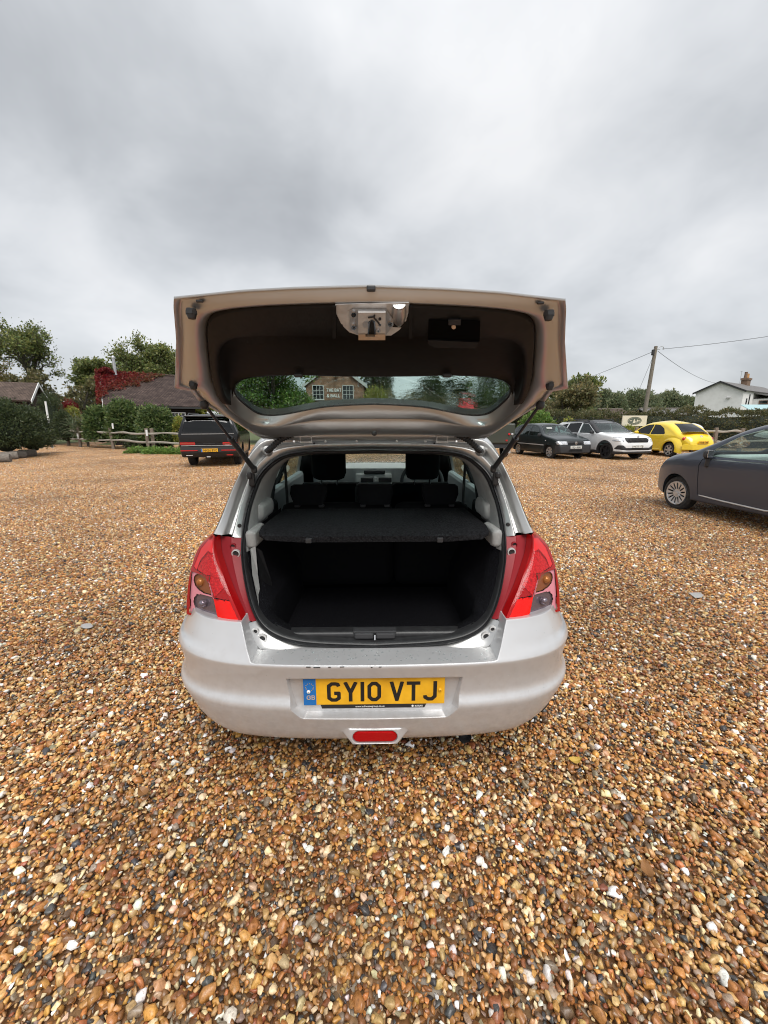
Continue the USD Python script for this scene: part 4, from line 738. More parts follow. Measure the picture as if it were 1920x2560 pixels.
def badge(t, x, y, z, r_=.055): obj('badge', move(V(join(lathe([(r_, -.004), (r_, .012), (r_ * .8, .012), (r_ * .8, -.004)], 24, 'y'), plate(LineString([(-r_ * .6, r_ * .6), (0, -r_ * .6), (r_ * .6, r_ * .6)]).buffer(r_ * .13), .01) if False else lathe([(0, .008), (r_ * .62, .006), (r_ * .62, -.004)], 20, 'y'))), (x, y, z)), 'chrome', t)
dk = build_car('dark_hatchback', 'dark green older three-door hatchback parked nose towards the camera', S, None or (7.66, 17.68, 0), math.radians(180 + 11.5))
seats(dk, (.1,), (-.35, .35), .35); badge(dk, 0, 1.855, .668, .065)
obj('grille_bars', join(*[box((0, 1.865, z), (.70, .02, .012)) for z in (.625, .65, .69, .715)]), 'grey_plastic', dk)
for s in (-1, 1):
    obj('door_mirror', rbox((s * .87, .62, .96), (.16, .09, .12), .035), 'black_plastic', dk); obj('side_moulding', box((s * .822, -.1, .55), (.016, 2.0, .035)), 'grey_paint', dk); obj('side_repeater', box((s * .822, 1.02, .74), (.012, .06, .03)), 'white_letter', dk)
    obj('air_intake', box((s * .58, 1.815, .40), (.30, .06, .09), rz=-s * .16), 'black_plastic', dk)
obj('air_intake', box((0, 1.86, .36), (.62, .03, .08)), 'black_plastic', dk)
number_plate(dk, 'YB24 MAP', (0, 1.89, .50), rz=math.pi); obj('parking_permit', box((.28, .42, 1.24), (.26, .004, .06), R=rot([1, 0, 0], .95)), 'plate_white', dk)
obj('wiper', tube([(-.5, .80, .995), (.1, .76, 1.01)], .009, 5), 'black_plastic', dk)
S = dict(L=4.24, W=1.79, roof=1.53, paint='white_car_paint', R=.335, tw=.215, rim=.235, axles=(-1.28, 1.37), arch=.385, style=spokes(5, .13, .10, .25), lug='dark_alloy', Rf=.7, kf=.18, Rr=.55, kr=.14, rc=.09, tum=.2, arch_trim=.36,
    top=[(-2.12, .95), (-2.05, 1.1), (-1.85, 1.34), (-1.55, 1.49), (-.6, 1.54), (.0, 1.53), (.3, 1.46), (.95, 1.09), (1.05, 1.06), (1.6, .98), (1.9, .90), (2.06, .76), (2.12, .6)], bot=[(-2.12, .45), (-1.7, .25), (1.7, .22), (2.12, .28)], belt=[(-2.0, 1.06), (.9, 1.0), (2.12, .80)],
    cuts=[('windscreen', 'tinted_glass', 'y', [(-.70, 1.07), (.70, 1.07), (.57, 1.47), (-.57, 1.47)], .1, 1.2, 0), ('rear_window', 'dark_glass', 'y', [(-.58, 1.1), (.58, 1.1), (.5, 1.42), (-.5, 1.42)], -2.2, -1.5, 0),
          ('side_window', 'tinted_glass', 'x', [(.78, 1.04), (.22, 1.40), (-.15, 1.455), (-.15, 1.03)], .4, 1.2, 0), ('rear_side_window', 'dark_glass', 'x', [(-.22, 1.03), (-.22, 1.455), (-.98, 1.44), (-1.05, 1.06)], .4, 1.2, 0), ('quarter_window', 'dark_glass', 'x', [(-1.12, 1.08), (-1.05, 1.43), (-1.5, 1.36), (-1.62, 1.18)], .4, 1.2, 0),
          ('front_pillar', 'black_plastic', 'x', [(1.02, 1.06), (.84, 1.03), (.22, 1.42), (-.2, 1.465), (-.2, 1.6), (.4, 1.6)], .42, 1.2, 0), ('roof', 'black_car_paint', 'y', [(-1, 1.475), (1, 1.475), (1, 1.7), (-1, 1.7)], -1.75, .6, 0), ('door', 'white_car_paint', 'x', [(.85, .98), (.9, .8), (.85, .38), (-.16, .38), (-.18, .98)], .5, 1.2, .008), ('rear_door', 'white_car_paint', 'x', [(-.22, .98), (-.22, .38), (-.85, .38), (-1.0, .7), (-1.2, 1.0)], .5, 1.2, .008),
          ('grille', 'black_plastic', 'y', [(-.46, .70), (.46, .70), (.55, .77), (.53, .87), (0, .87), (-.53, .87), (-.55, .77)], 1.6, 2.3, .004), ('headlight+', 'clear_lens', 'y', [(.62, .74), (.86, .74), (.88, .80), (.64, .82)], 1.3, 2.3, .004), ('day_lamp+', 'clear_lens', 'y', [(.60, .87), (.85, .89), (.85, .905), (.6, .90)], 1.3, 2.3, .003),
          ('air_intake', 'black_plastic', 'y', [(-.5, .40), (.5, .40), (.84, .44), (.80, .60), (.70, .60), (.55, .49), (-.55, .49), (-.7, .60), (-.8, .60), (-.84, .44)], 1.4, 2.3, .004)])
kq = np.array([9.36, 16.02, 0]) ; ka = math.radians(180 + 13); wcar = build_car('white_crossover', 'white crossover with black roof rails and dark wheels, parked nose towards the camera', S, kq - rot([0, 0, 1], ka) @ np.array([.79, 1.37, 0]), ka)
seats(wcar, (.15,), (-.38, .38), .45); seats(wcar, (-.8,), (-.38, .38), .45)
number_plate(wcar, 'HV75 YTB', (0, 2.14, .55), rz=math.pi); badge(wcar, 0, 2.075, .92, .045)
obj('splitter', rbox((0, 2.02, .30), (1.3, .1, .05), .02), 'grey_paint', wcar)
obj('grille_bars', join(*[box((x, 2.105, .785), (.018, .02, .15)) for x in np.linspace(-.46, .46, 17)]), 'grey_plastic', wcar)
for s in (-1, 1):
    obj('roof_rail', tube([(s * .62, -1.35, 1.50), (s * .63, -1.2, 1.575), (s * .64, -.1, 1.60), (s * .64, .12, 1.53)], .022, 8), 'black_plastic', wcar); obj('door_mirror', rbox((s * .97, .70, 1.08), (.2, .11, .14), .045), 'black_plastic', wcar); obj('door_handle', rbox((s * .885, .02, .90), (.03, .2, .03), .01), 'white_car_paint', wcar)
    obj('side_crease', box((s * .893, -.3, .93), (.006, 2.3, .012)), 'grey_paint', wcar)
# ---- round yellow car, tail towards us
R_ = .31
S = dict(L=4.08, W=1.72, roof=1.50, paint='yellow_paint', R=R_, tw=.205, rim=.215, axles=(-1.24, 1.27), arch=.355, style=spokes(6, .19, .13, .34), Rf=1.1, kf=.42, pf=2.0, Rr=1.15, kr=.40, pr=2.0, rc=.2, re=1.35, tum=.26, crown=.05, inset=.06, n=70,
    top=[(-2.04, .62), (-1.98, .78), (-1.82, .93), (-1.55, 1.06), (-1.25, 1.25), (-.8, 1.44), (-.3, 1.51), (.15, 1.49), (.6, 1.36), (.95, 1.17), (1.2, 1.02), (1.45, .94), (1.8, .78), (1.97, .62), (2.04, .5)], bot=[(-2.04, .42), (-1.7, .26), (1.7, .22), (2.04, .3)], belt=[(-1.9, .88), (-1.0, .94), (1.0, .92), (2.04, .66)],
    cuts=[('rear_window', 'dark_glass', 'y', [(-.58, 1.03), (.58, 1.03), (.42, 1.42), (-.42, 1.42)], -2.1, -.7, .006), ('windscreen', 'dark_glass', 'y', [(-.62, 1.02), (.62, 1.02), (.5, 1.40), (-.5, 1.40)], .3, 1.4, 0),
          ('side_window', 'dark_glass', 'x', [(.92, .97), (.70, 1.18), (.35, 1.34), (-.05, 1.39), (-.05, .96)], .4, 1.2, .006), ('rear_side_window', 'dark_glass', 'x', [(-.11, .96), (-.11, 1.385), (-.45, 1.35), (-.75, 1.2), (-.95, .98)], .4, 1.2, .006),
          ('door', 'yellow_paint', 'x', [(.88, .92), (.95, .75), (.85, .32), (-.1, .32), (-.12, .92)], .5, 1.2, .008)])
be = build_car('yellow_car', 'round bright yellow two-door car seen from behind, beside the white crossover', S, (0, 0, 0), 0)
ba = math.radians(4); bl = np.array([12.72, 17.05, 0]) - rot([0, 0, 1], ba) @ np.array([-.80, -1.24, 0])
UsdGeom.Xformable(be).ClearXformOpOrder(); xb = UsdGeom.Xform(be); xb.GetPrim().GetAttribute('xformOp:translate').Set(Gf.Vec3d(*map(float, bl))); xb.SetXformOpOrder([UsdGeom.XformOp(be.GetAttribute('xformOp:translate')), xb.AddRotateZOp()]); be.GetAttribute('xformOp:rotateZ').Set(math.degrees(ba))
for s in (-1, 1):
    for y in (-1.24, 1.27):
        a = np.linspace(-.25, np.pi + .25, 15); rows = [[(s * (.70 + dx), y + math.cos(t) * rr_, R_ + .03 + math.sin(t) * rr_) for t in a] for rr_, dx in ((.36, .15), (.385, .165), (.45, .15), (.53, .085), (.60, .0))]
        q = loft(rows); q = q if s * (1 if y else 1) > 0 else (q[0], q[1][:, ::-1]); obj('fender', q, 'yellow_paint', be, smooth=40)
    obj('tail_light', move(move(V(trimesh.creation.icosphere(2)), s=.1), (0, 0, 0)) if False else (V(trimesh.creation.icosphere(3))[0] * [.115, .06, .085] + [s * .585, -1.76, .80], V(trimesh.creation.icosphere(3))[1]), 'red_lens', be, smooth=True)
    obj('door_mirror', rbox((s * .90, .72, 1.02), (.2, .12, .14), .05), 'yellow_paint', be); obj('running_board', rbox((s * .80, 0, .30), (.10, 1.6, .08), .03), 'yellow_paint', be); obj('door_handle', rbox((s * .835, .05, .86), (.03, .16, .03), .01), 'yellow_paint', be)
obj('spoiler', V(m3.Manifold.hull_points(np.array([(s * x_, y_, z_) for s in (-1, 1) for x_, y_, z_ in ((.62, -1.58, 1.06), (.60, -1.82, 1.075), (.62, -1.58, 1.085), (.60, -1.83, 1.09))], np.float32))), 'yellow_paint', be)
obj('bumper', V(m3.Manifold.hull_points(np.array([(s * x_, y_, z_) for s in (-1, 1) for x_, y_, z_ in ((.45, -2.06, .36), (.75, -1.86, .36), (.45, -2.06, .56), (.75, -1.86, .56), (.4, -1.9, .30), (.4, -1.9, .6))], np.float32))), 'yellow_paint', be)
number_plate(be, 'Y868 ONE', (0, -2.075, .66), .45, .11, 'plate_yellow'); obj('badge', move(lathe([(.06, .01), (.06, -.012), (.045, -.014), (.045, -.004), (0, -.006)], 20, 'y'), (0, -1.92, .90), R=rot([1, 0, 0], -.5)), 'grey_paint', be)
obj('exhaust_pipe', tube([(-.45, -1.95, .30), (-.45, -2.08, .30)], .035, 12), 'grey_plastic', be); obj('aerial', tube([(0, -.75, 1.47), (0, -.95, 1.62)], .005, 5), 'black_plastic', be)
# ---- big black square-backed car on the left
S = dict(L=4.83, W=1.90, roof=1.72, paint='black_car_paint', R=.375, tw=.235, rim=.26, axles=(-1.32, 1.50), arch=.42, style=spokes(10, .06, .05, .25), lug='dark_alloy', Rf=.6, kf=.14, Rr=.35, kr=.06, rc=.10, tum=.22, arch_trim=.40,
    top=[(-2.415, 1.10), (-2.40, 1.30), (-2.33, 1.55), (-2.22, 1.68), (-1.9, 1.71), (.2, 1.73), (.5, 1.68), (1.15, 1.22), (1.3, 1.16), (2.1, 1.08), (2.36, .98), (2.415, .8)], bot=[(-2.415, .50), (-2.2, .34), (2.1, .26), (2.415, .34)], belt=[(-2.4, 1.13), (1.1, 1.12), (2.415, 1.0)],
    cuts=[('rear_window', 'dark_glass', 'y', [(-.76, 1.16), (.76, 1.16), (.66, 1.585), (-.66, 1.585)], -2.5, -2.1, .005), ('windscreen', 'tinted_glass', 'y', [(-.74, 1.22), (.74, 1.22), (.62, 1.62), (-.62, 1.62)], .3, 1.4, 0),
          ('side_window', 'dark_glass', 'x', [(1.0, 1.18), (.45, 1.58), (-.15, 1.62), (-.15, 1.17)], .4, 1.2, 0), ('rear_side_window', 'dark_glass', 'x', [(-.22, 1.17), (-.22, 1.62), (-1.15, 1.62), (-1.15, 1.17)], .4, 1.2, 0), ('quarter_window', 'dark_glass', 'x', [(-1.22, 1.17), (-1.22, 1.62), (-2.05, 1.58), (-2.12, 1.19)], .4, 1.2, 0),
          ('door', 'black_car_paint', 'x', [(1.05, 1.13), (1.05, .44), (-.15, .44), (-.17, 1.13)], .5, 1.2, .008), ('rear_door', 'black_car_paint', 'x', [(-.2, 1.13), (-.2, .44), (-.8, .44), (-1.0, .85), (-1.15, 1.13)], .5, 1.2, .008),
          ('tail_light+', 'red_lens', 'y', [(.42, .755), (.88, .755), (.88, .84), (.42, .84)], -2.5, -2.2, .003), ('bumper', 'grey_plastic', 'y', [(-1, .30), (1, .30), (1, .70), (-1, .70)], -2.5, -2.22, .005)])
pc_ = on_ground(452, 1005); ha = math.radians(13)
suv = build_car('black_car', 'large black square-backed car with red lamp bars parked by the rail fence', S, np.array([at(453, 960, 13.2)[0], 13.15, 0]) + rot([0, 0, 1], ha) @ np.array([0, 2.415, 0]), ha)
for s in (-1, 1): obj('reflector_bar', box((s * .62, -2.425, .575), (.52, .02, .03)), 'red_lens', suv); obj('roof_rail', tube([(s * .70, -1.7, 1.70), (s * .70, -1.5, 1.77), (s * .70, .1, 1.78), (s * .70, .3, 1.70)], .022, 6), 'grey_plastic', suv); obj('lamp_bar', box((s * .65, -2.42, .798), (.40, .02, .012)), 'amber_lens', suv); obj('fog_lamp', box((s * .62, -2.43, .42), (.2, .02, .03)), 'clear_lens' if s < 0 else 'red_lens', suv)
obj('spoiler', rbox((0, -2.32, 1.665), (1.35, .28, .05), .02), 'black_car_paint', suv); obj('maker_lettering', box((0, -2.42, .79), (.36, .012, .02)), 'black_plastic', suv)
obj('trim_line', join(box((0, -2.42, .73), (1.68, .012, .012)), box((0, -2.417, 1.105), (1.6, .012, .01))), 'grey_paint', suv); obj('tow_eye', rbox((-.05, -2.40, .36), (.12, .05, .035), .012), 'grey_paint', suv)
number_plate(suv, 'HN26 BYC', (0, -2.435, .575), .52, .11, 'plate_yellow', blue=True)
# ---- dark green off-roader, only its rear corner in view
t = thing('off_roader', 'rear corner of a dark green off-road vehicle, between the strut and the dark hatchback', 'off-road vehicle', tuple(at(1112, 950, 16.6) * [1, 1, 0]), math.radians(2))
obj('body', join(rbox((-.87, 1.6, 1.02), (1.72, 3.2, .82), .04), rbox((-.87, 1.7, 1.65), (1.56, 2.9, .62), .08)), 'army_green_paint', t); obj('chassis', box((-.87, 1.5, .52), (1.4, 2.9, .2)), 'cabin', t)
for z_, m_ in ((1.0, 'red_lens'), (1.0, 'clear_lens')): obj('tail_light', move(lathe([(0, -.03), (.045, -.025), (.05, 0)], 16, 'y'), (-.26 if m_ == 'red_lens' else -.13, -.005, z_)), m_, t, smooth=40)
obj('mudflap', box((-.22, .22, .40), (.30, .02, .42)), 'grey_paint', t)
obj('reflector', box((-.35, -.01, .74), (.08, .015, .06)), 'red_lens', t)
for x_ in (-1.55, -.2):
    for y_ in (.62, 2.9): wheel(t, x_, y_, .37, .22, .22, spokes(8, .1, .1), 1 if x_ > -1 else -1, 'cabin')
# ---- white car beyond, only its tail corner in view
S = dict(L=4.0, W=1.7, roof=1.45, paint='white_car_paint', R=.3, tw=.19, rim=.21, axles=(-1.25, 1.28), arch=.34, style=spokes(5, .14, .1), Rf=.6, kf=.14, Rr=.5, kr=.14, rc=.08, tum=.2,
    top=[(-2.0, .95), (-1.95, 1.12), (-1.7, 1.34), (-1.3, 1.44), (0, 1.46), (.3, 1.38), (.9, 1.0), (1.7, .84), (2.0, .6)], bot=[(-2.0, .4), (-1.6, .24), (1.6, .22), (2.0, .3)], belt=[(-2, .98), (1, .92), (2, .75)],
    cuts=[('rear_window', 'dark_glass', 'y', [(-.55, 1.02), (.55, 1.02), (.48, 1.34), (-.48, 1.34)], -2.1, -1.3, 0), ('side_window', 'dark_glass', 'x', [(.75, .97), (.2, 1.35), (-1.3, 1.36), (-1.55, 1.05)], .4, 1.2, 0), ('windscreen', 'dark_glass', 'y', [(-.6, 1.0), (.6, 1.0), (.5, 1.36), (-.5, 1.36)], .2, 1.2, 0), ('tail_light+', 'red_lens', 'y', [(.55, .95), (.84, .95), (.80, 1.16), (.6, 1.16)], -2.1, -1.5, 0)])
q = at(1519, 920, 21.2); build_car('white_car', 'white car mostly hidden behind the yellow car, only its tail corner showing', S, (q[0] - 2.0, 21.6, 0), math.radians(95))
# ================================================================ the silver hatchback with its tailgate up
XC = .006                                                            # the car's centre line
CAR = (XC, 0, 0)
def C(u, v, Y):
    """a point seen on the left half of the car, at depth Y, as (distance from the centre line, Y, z)"""
    p = at(u, v, Y); return np.array([abs(p[0] - XC), Y, p[2]])
def Cs(*t): return np.array([C(*q) for q in t])
def sym(h):
    """a half row (from the centre line outwards) made whole, left to right"""
    h = np.asarray(h, float); m = h * [-1, 1, 1]; return np.vstack([m[::-1], h[1:] if abs(h[0, 0]) < .004 else h])
def two(m): return join(m, mirror(m))
paint('silver_paint', (.64, .645, .655), .52, .33, .7, .55, (.26, .215, .17)); paint('silver_inner', (.54, .54, .53), .88, .36, .4, .12)
mat('red_inner', {'p': ('principled_bsdf', {'base_color': (.25, .016, .022), 'roughness': .45, 'specular_ior_level': .3})})
stained('rubber', (.013, .013, .014), (.026, .026, .027), 30.0, .42, .1)
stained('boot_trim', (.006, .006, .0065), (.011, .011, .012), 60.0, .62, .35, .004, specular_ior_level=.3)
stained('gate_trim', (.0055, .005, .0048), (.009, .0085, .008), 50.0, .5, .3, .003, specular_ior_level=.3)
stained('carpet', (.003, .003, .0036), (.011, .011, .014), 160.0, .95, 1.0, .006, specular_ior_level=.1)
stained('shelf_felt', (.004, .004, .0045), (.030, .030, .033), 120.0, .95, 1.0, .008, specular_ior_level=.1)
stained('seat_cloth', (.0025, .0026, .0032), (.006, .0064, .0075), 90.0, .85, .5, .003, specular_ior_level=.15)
stained('light_trim', (.28, .28, .27), (.35, .35, .34), 40.0, .6, .2, .003)
stained('dash_silver', (.40, .42, .43), (.46, .48, .49), 60.0, .45, .1, .002)
stained('zinc', (.50, .50, .49), (.72, .71, .70), 30.0, .38, .2, .003, metallic=.35)
stained('tan_plastic', (.42, .30, .20), (.52, .39, .27), 30.0, .5, .1, .002)
mat('lamp_red', {'p': ('principled_bsdf', {'base_color': (.74, .022, .024), 'roughness': .25, 'specular_ior_level': .4})})
mat('dark_red_lens', {'p': ('principled_bsdf', {'base_color': (.36, .005, .006), 'roughness': .2, 'specular_ior_level': .3})})
mat('bright_red_lens', {'p': ('principled_bsdf', {'base_color': (.82, .010, .006), 'roughness': .3, 'specular_ior_level': .2})})
mat('pink_reflector', {'p': ('principled_bsdf', {'base_color': (.80, .33, .40), 'roughness': .16, 'metallic': .15})})
mat('smoked_bowl', {'p': ('principled_bsdf', {'base_color': (.20, .17, .20), 'roughness': .12, 'metallic': .6})})
mat('amber_bulb', {'p': ('principled_bsdf', {'base_color': (.40, .15, .035), 'roughness': .1, 'metallic': .3})})
mat('prism_red', {'t': ('texture_coordinate', {}), 'v': ('voronoi_texture', {'scale': 150.0}), 'r': ('rgb_ramp', {'ramp': [(0, (.74, .03, .034)), (.5, (.54, .012, .016)), (1, (.30, .007, .01))]}), 'b': ('bump', {'strength': .5, 'distance': .002}), 'p': ('principled_bsdf', {'roughness': .35, 'specular_ior_level': .25})}, [('t.object', 'v.vector'), ('v.distance', 'r.fac'), ('r.color', 'p.base_color'), ('v.distance', 'b.height'), ('b.normal', 'p.normal')])
mat('void_black', {'p': ('principled_bsdf', {'base_color': (.002, .002, .002), 'roughness': .9, 'specular_ior_level': .05})})
pane('lamp_cover', (.97, .93, .93), .3); pane('drop', (.93, .95, .95))
def wet_pane(name, tint, scale, dist, lo, hi, x0, x1, ior=1.25):
    """a rain-wet slab of glass: its skin of running water bends what is seen through it"""
    return mat(name, {'g': ('geometry', {}), 'm0': ('mapping', {'scale': (1.0, .35, 1.0), 'rotation': (0, 0, .5)}), 'v': ('voronoi_texture', {'scale': scale, 'feature': 'smooth_f1', 'smoothness': .3}), 'n': ('noise_texture', {'scale': scale * .45, 'detail': 3.0, 'distortion': .6}), 'mx': ('mix_float', {'fac': .5}),
        's': ('separate_xyz', {}), 'mk': ('map_range', {'from_min': x0, 'from_max': x1, 'to_min': lo, 'to_max': hi}), 'b': ('bump', {'distance': dist}), 'q': ('refraction_bsdf', {'color': tint, 'roughness': 0.0, 'IOR': ior}), 'gl': ('glossy_bsdf', {'roughness': .02}),
        'f': ('fresnel', {'IOR': 1.25}), 'nb': ('math', {'math_type': 'subtract', 'value1': 1.0}), 'ff': ('math', {'math_type': 'multiply'}), 'c2': ('mix_closure', {})},
        [('g.position', 'm0.vector'), ('m0.vector', 'v.vector'), ('g.position', 'n.vector'), ('v.distance', 'mx.a'), ('n.fac', 'mx.b'), ('mx.result', 'b.height'), ('g.position', 's.vector'), ('s.x', 'mk.value'), ('mk.result', 'b.strength'), ('b.normal', 'q.normal'),
         ('g.backfacing', 'nb.value2'), ('f.fac', 'ff.value1'), ('nb.value', 'ff.value2'), ('ff.value', 'c2.fac'), ('q.BSDF', 'c2.closure1'), ('gl.BSDF', 'c2.closure2')], surface='c2.closure')
def slab(rows, t):
    """a sheet made into a closed slab, t thick upwards"""
    r = np.asarray(rows, float); m, n = r.shape[:2]; a, b = loft(r), loft(r + [0, 0, t]); k = m * n
    e = [(i * n + j) for i, j in [(0, j) for j in range(n)] + [(i, n - 1) for i in range(1, m)] + [(m - 1, j) for j in range(n - 2, -1, -1)] + [(i, 0) for i in range(m - 2, 0, -1)]]
    side = np.array([[p, q, q + k, p + k] for p, q in zip(e, e[1:] + e[:1])]); sv, sf = V((np.vstack([a[0], b[0]]), side))
    q = trimesh.Trimesh(np.vstack([a[0], b[0]]), np.vstack([a[1][:, ::-1], b[1] + k, sf]), process=False); q.fix_normals(); return np.array(q.vertices), np.array(q.faces)
wet_pane('wet_rear_glass', (.80, .90, .87), 60.0, .004, .04, .5, .0, .40); wet_pane('wet_windscreen', (.86, .9, .86), 60.0, .012, .8, .8, -3, -2)

hb = thing('silver_hatchback', 'silver hatchback seen from behind with its tailgate raised and boot empty', 'car', CAR)
# ---- body shell ahead of the rear frame
YR = 1.235                                                           # the bumper's rearmost point
S = dict(L=3.70, W=1.68, roof=1.46, n=64, Rf=.8, kf=.24, Rr=1.15, kr=.40, pr=2.1, rc=.12, re=1.3, tum=.29, crown=.035, tuck=.04, R=.29,
    top=[(-1.85, .62), (-1.78, .9), (-1.5, 1.22), (-1.32, 1.37), (-1.15, 1.425), (-.6, 1.47), (.0, 1.465), (.35, 1.39), (1.05, 1.02), (1.2, .97), (1.55, .90), (1.78, .74), (1.85, .56)], bot=[(-1.85, .34), (-1.3, .24), (1.5, .2), (1.85, .28)], belt=[(-1.85, .66), (-1.25, .70), (-.7, .86), (1.0, .88), (1.85, .72)])
outer, inner, lin = body_solid(S), body_solid(S, .028), body_solid(S, .05)
ax = (-1.255, 1.125)
arch = m3.Manifold.batch_boolean([m3.Manifold.cylinder(.40, .335, .335, 40).rotate((0, 90, 0)).translate((x0, y, .30)) for y in ax for x0 in (.53, -.93)], m3.OpType.Add)
keep = prism([(-1.20 - .12, 0), (-1.02, 2), (3, 2), (3, 0)], 'x', -2, 2)
wins = [('rear_quarter_window', [(-1.22, .99), (-1.05, .97), (-.98, 1.33), (-1.06, 1.32)]), ('rear_side_window', [(-.93, .955), (-.24, .94), (-.24, 1.375), (-.88, 1.345)]), ('front_side_window', [(-.14, .94), (.85, .94), (.78, 1.0), (.38, 1.27), (-.0, 1.38), (-.14, 1.385)])]
shell = (outer - inner - arch) ^ keep; lining = (inner - lin - arch) ^ keep
mv = lambda m: move(m, (0, YR + 1.85, 0))
ws = prism([(-.63, .97), (.63, .97), (.50, 1.38), (-.50, 1.38)], 'y', .1, 1.3)
obj('windscreen', mv((outer - body_solid(S, .006)) ^ ws), 'wet_windscreen', hb, smooth=30); shell = shell - ws; lining = lining - ws
for nm, P in wins:
    q = prism(Polygon(P).buffer(.03).buffer(-.06).buffer(.03) if nm[5] != 'q' else Polygon(P), 'x', .3, 1.2)
    for k in (q, q.mirror((1, 0, 0))): obj(nm, mv((outer - body_solid(S, .006)) ^ k), 'tinted_glass', hb, smooth=30); shell = shell - k; lining = lining - k
for P in ([(-.19, .90), (-.15, .34), (.95, .34), (1.02, .7), (.92, .91)], [(-.23, .90), (-.19, .34), (-.80, .34), (-.92, .62), (-1.12, .92)]):
    q = prism(Polygon(P), 'x', .4, 1.2); g = prism(Polygon(P).buffer(.004), 'x', .4, 1.2)
    for k, gg in ((q, g), (q.mirror((1, 0, 0)), g.mirror((1, 0, 0)))): obj('door', mv(shell ^ k), 'silver_paint', hb, smooth=30); shell = shell - gg
q = prism([(.40, .66), (.72, .60), (.74, .80), (.55, .84)], 'y', 1.2, 2)
for k in (q, q.mirror((1, 0, 0))): obj('headlight', mv(shell ^ k), 'clear_lens', hb, smooth=30); shell = shell - k
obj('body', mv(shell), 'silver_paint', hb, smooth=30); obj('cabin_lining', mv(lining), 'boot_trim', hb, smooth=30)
core = lin ^ prism([(-1.15, 0), (2, 0), (2, .36), (-1.15, .36)], 'x', -2, 2); obj('underbody', mv(core - arch), 'cabin', hb)
for y in ax:
    for s in (-1, 1): wheel(hb, s * .735, y + YR + 1.85, .29, .185, .20, spokes(7, .12, .10), s)
# ---- rear frame: flange, gutter and outer panel round the opening
A = Cs((807, 966, 1.80), (700, 968, 1.80), (657, 970, 1.795), (610, 979, 1.785), (578, 1000, 1.76), (555, 1026, 1.73), (545, 1056, 1.70), (533, 1095, 1.65), (525.5, 1130, 1.60), (521.6, 1162, 1.56)); A[0, 0] = 0
B = Cs((807, 943, 1.80), (700, 944, 1.80), (640, 946, 1.795), (585, 948, 1.785), (562, 953, 1.77), (535, 987, 1.72), (520, 1017, 1.68), (502, 1053, 1.64), (475, 1123, 1.575), (460, 1153, 1.55)); B[0, 0] = 0
A2, B2 = smooth_line(A, 60, k=2), smooth_line(B, 60, k=2); rows = []
for s, dy, dz in ((0, .012, 0), (.02, .0, 0), (.30, -.004, 0), (.36, .004, 0), (.41, .035, -.004), (.56, .038, -.004), (.64, .006, 0), (.70, -.002, 0), (.94, -.006, .002), (1.0, .004, 0)): rows.append(sym(A2 + (B2 - A2) * s + [0, dy, dz]))
for dx, dy, dz in ((-.002, .05, .004), (-.012, .22, .012)): rows.append(sym(B2 * [1, 1, 1] + np.stack([np.where(B2[:, 0] > .02, dx, 0), np.full(60, dy), np.full(60, dz)], 1)))
rf = obj('rear_frame', loft(rows), 'silver_inner', hb, smooth=40)
def on_frame(s, t, lift=0.0):
    """a point on the frame: t along the ring (0 roof centre, 1 lamp top), s from seal to outer edge"""
    i = t * 59; k = int(min(i, 58)); a = A2[k] + (A2[k + 1] - A2[k]) * (i - k); b = B2[k] + (B2[k + 1] - B2[k]) * (i - k); return a + (b - a) * s + [0, -.004 - lift, 0]
for sd in (-1, 1):
    for t_, s_, rr_ in ((.94, .14, .0085), (.30, .45, .005)): q = on_frame(s_, t_) * [sd, 1, 1]; obj('grommet', move(lathe([(0, -.004), (rr_ * .8, -.004), (rr_, 0), (rr_, .004)], 16, 'y'), q), 'rubber', rf)
    q = C(546, 1026, 1.70) * [sd, 1, 1]; obj('strut_mount', join(rbox(q + [0, -.014, -.018], (.026, .02, .06), .008), rbox(q + [sd * .006, -.022, .0], (.022, .024, .03), .008)), 'rubber', rf)
obj('drain_strip', tube(sym(A2[:22] + (B2[:22] - A2[:22]) * .3 + [0, -.008, .001]), .0035, 5), 'zinc', rf)
obj('weld_bead', join(*[move(V(trimesh.creation.icosphere(1)), np.array([x_, 1.79, A2[int(min(abs(x_) / .5, 1) * 20), 2] + .028]), s=.006) for x_ in (-.36, -.22, -.08, .1, .23, .37)]), 'zinc', rf)
# ---- red panel between lamp and seal, and the corner below it
P0 = Cs((521.6, 1161, 1.56), (521, 1180, 1.54), (521.4, 1211, 1.51), (530, 1267, 1.46), (541, 1308, 1.425), (556, 1340, 1.40)); P1 = Cs((466, 1161, 1.555), (467.7, 1198, 1.51), (480, 1236, 1.47), (495, 1280, 1.425), (517.6, 1329.5, 1.375), (527, 1349, 1.36))
P0, P1 = smooth_line(P0, 24), smooth_line(P1, 24); rows = [P0 + [0, .01, 0], P0 + [0, .002, 0], P0 + (P1 - P0) * .40 + [0, .002, 0], P0 + (P1 - P0) * .46 + [0, .008, 0], P0 + (P1 - P0) * .95 + [0, .028, 0], P1 + [0, .028, 0]]
q = loft(rows)
for sd in (1, -1): rp = obj('lamp_side_panel', q if sd < 0 else mirror(q), 'red_inner', hb, smooth=25)
holes_ = [(503.3, 1180, 1.543, .0095, .6, 'red_inner'), (509.5, 1196, 1.525, .013, .75, 'zinc'), (532, 1312.6, 1.428, .009, .6, 'rubber')]
for sd in (-1, 1):
    for u, v, Y, rr_, k_, m_ in holes_:
        p = C(u, v, Y - .004) * [sd, 1, 1]; hs = obj('stop_hole', move(lathe([(rr_ * 1.35, .006), (rr_ * 1.3, -.003), (rr_, -.004), (rr_ * .9, .002)], 20, 'y'), p), m_, rf); obj('plug', move(lathe([(0, -.001), (rr_ * k_, -.002), (rr_ * .95, .002)], 16, 'y'), p), 'rubber', hs)
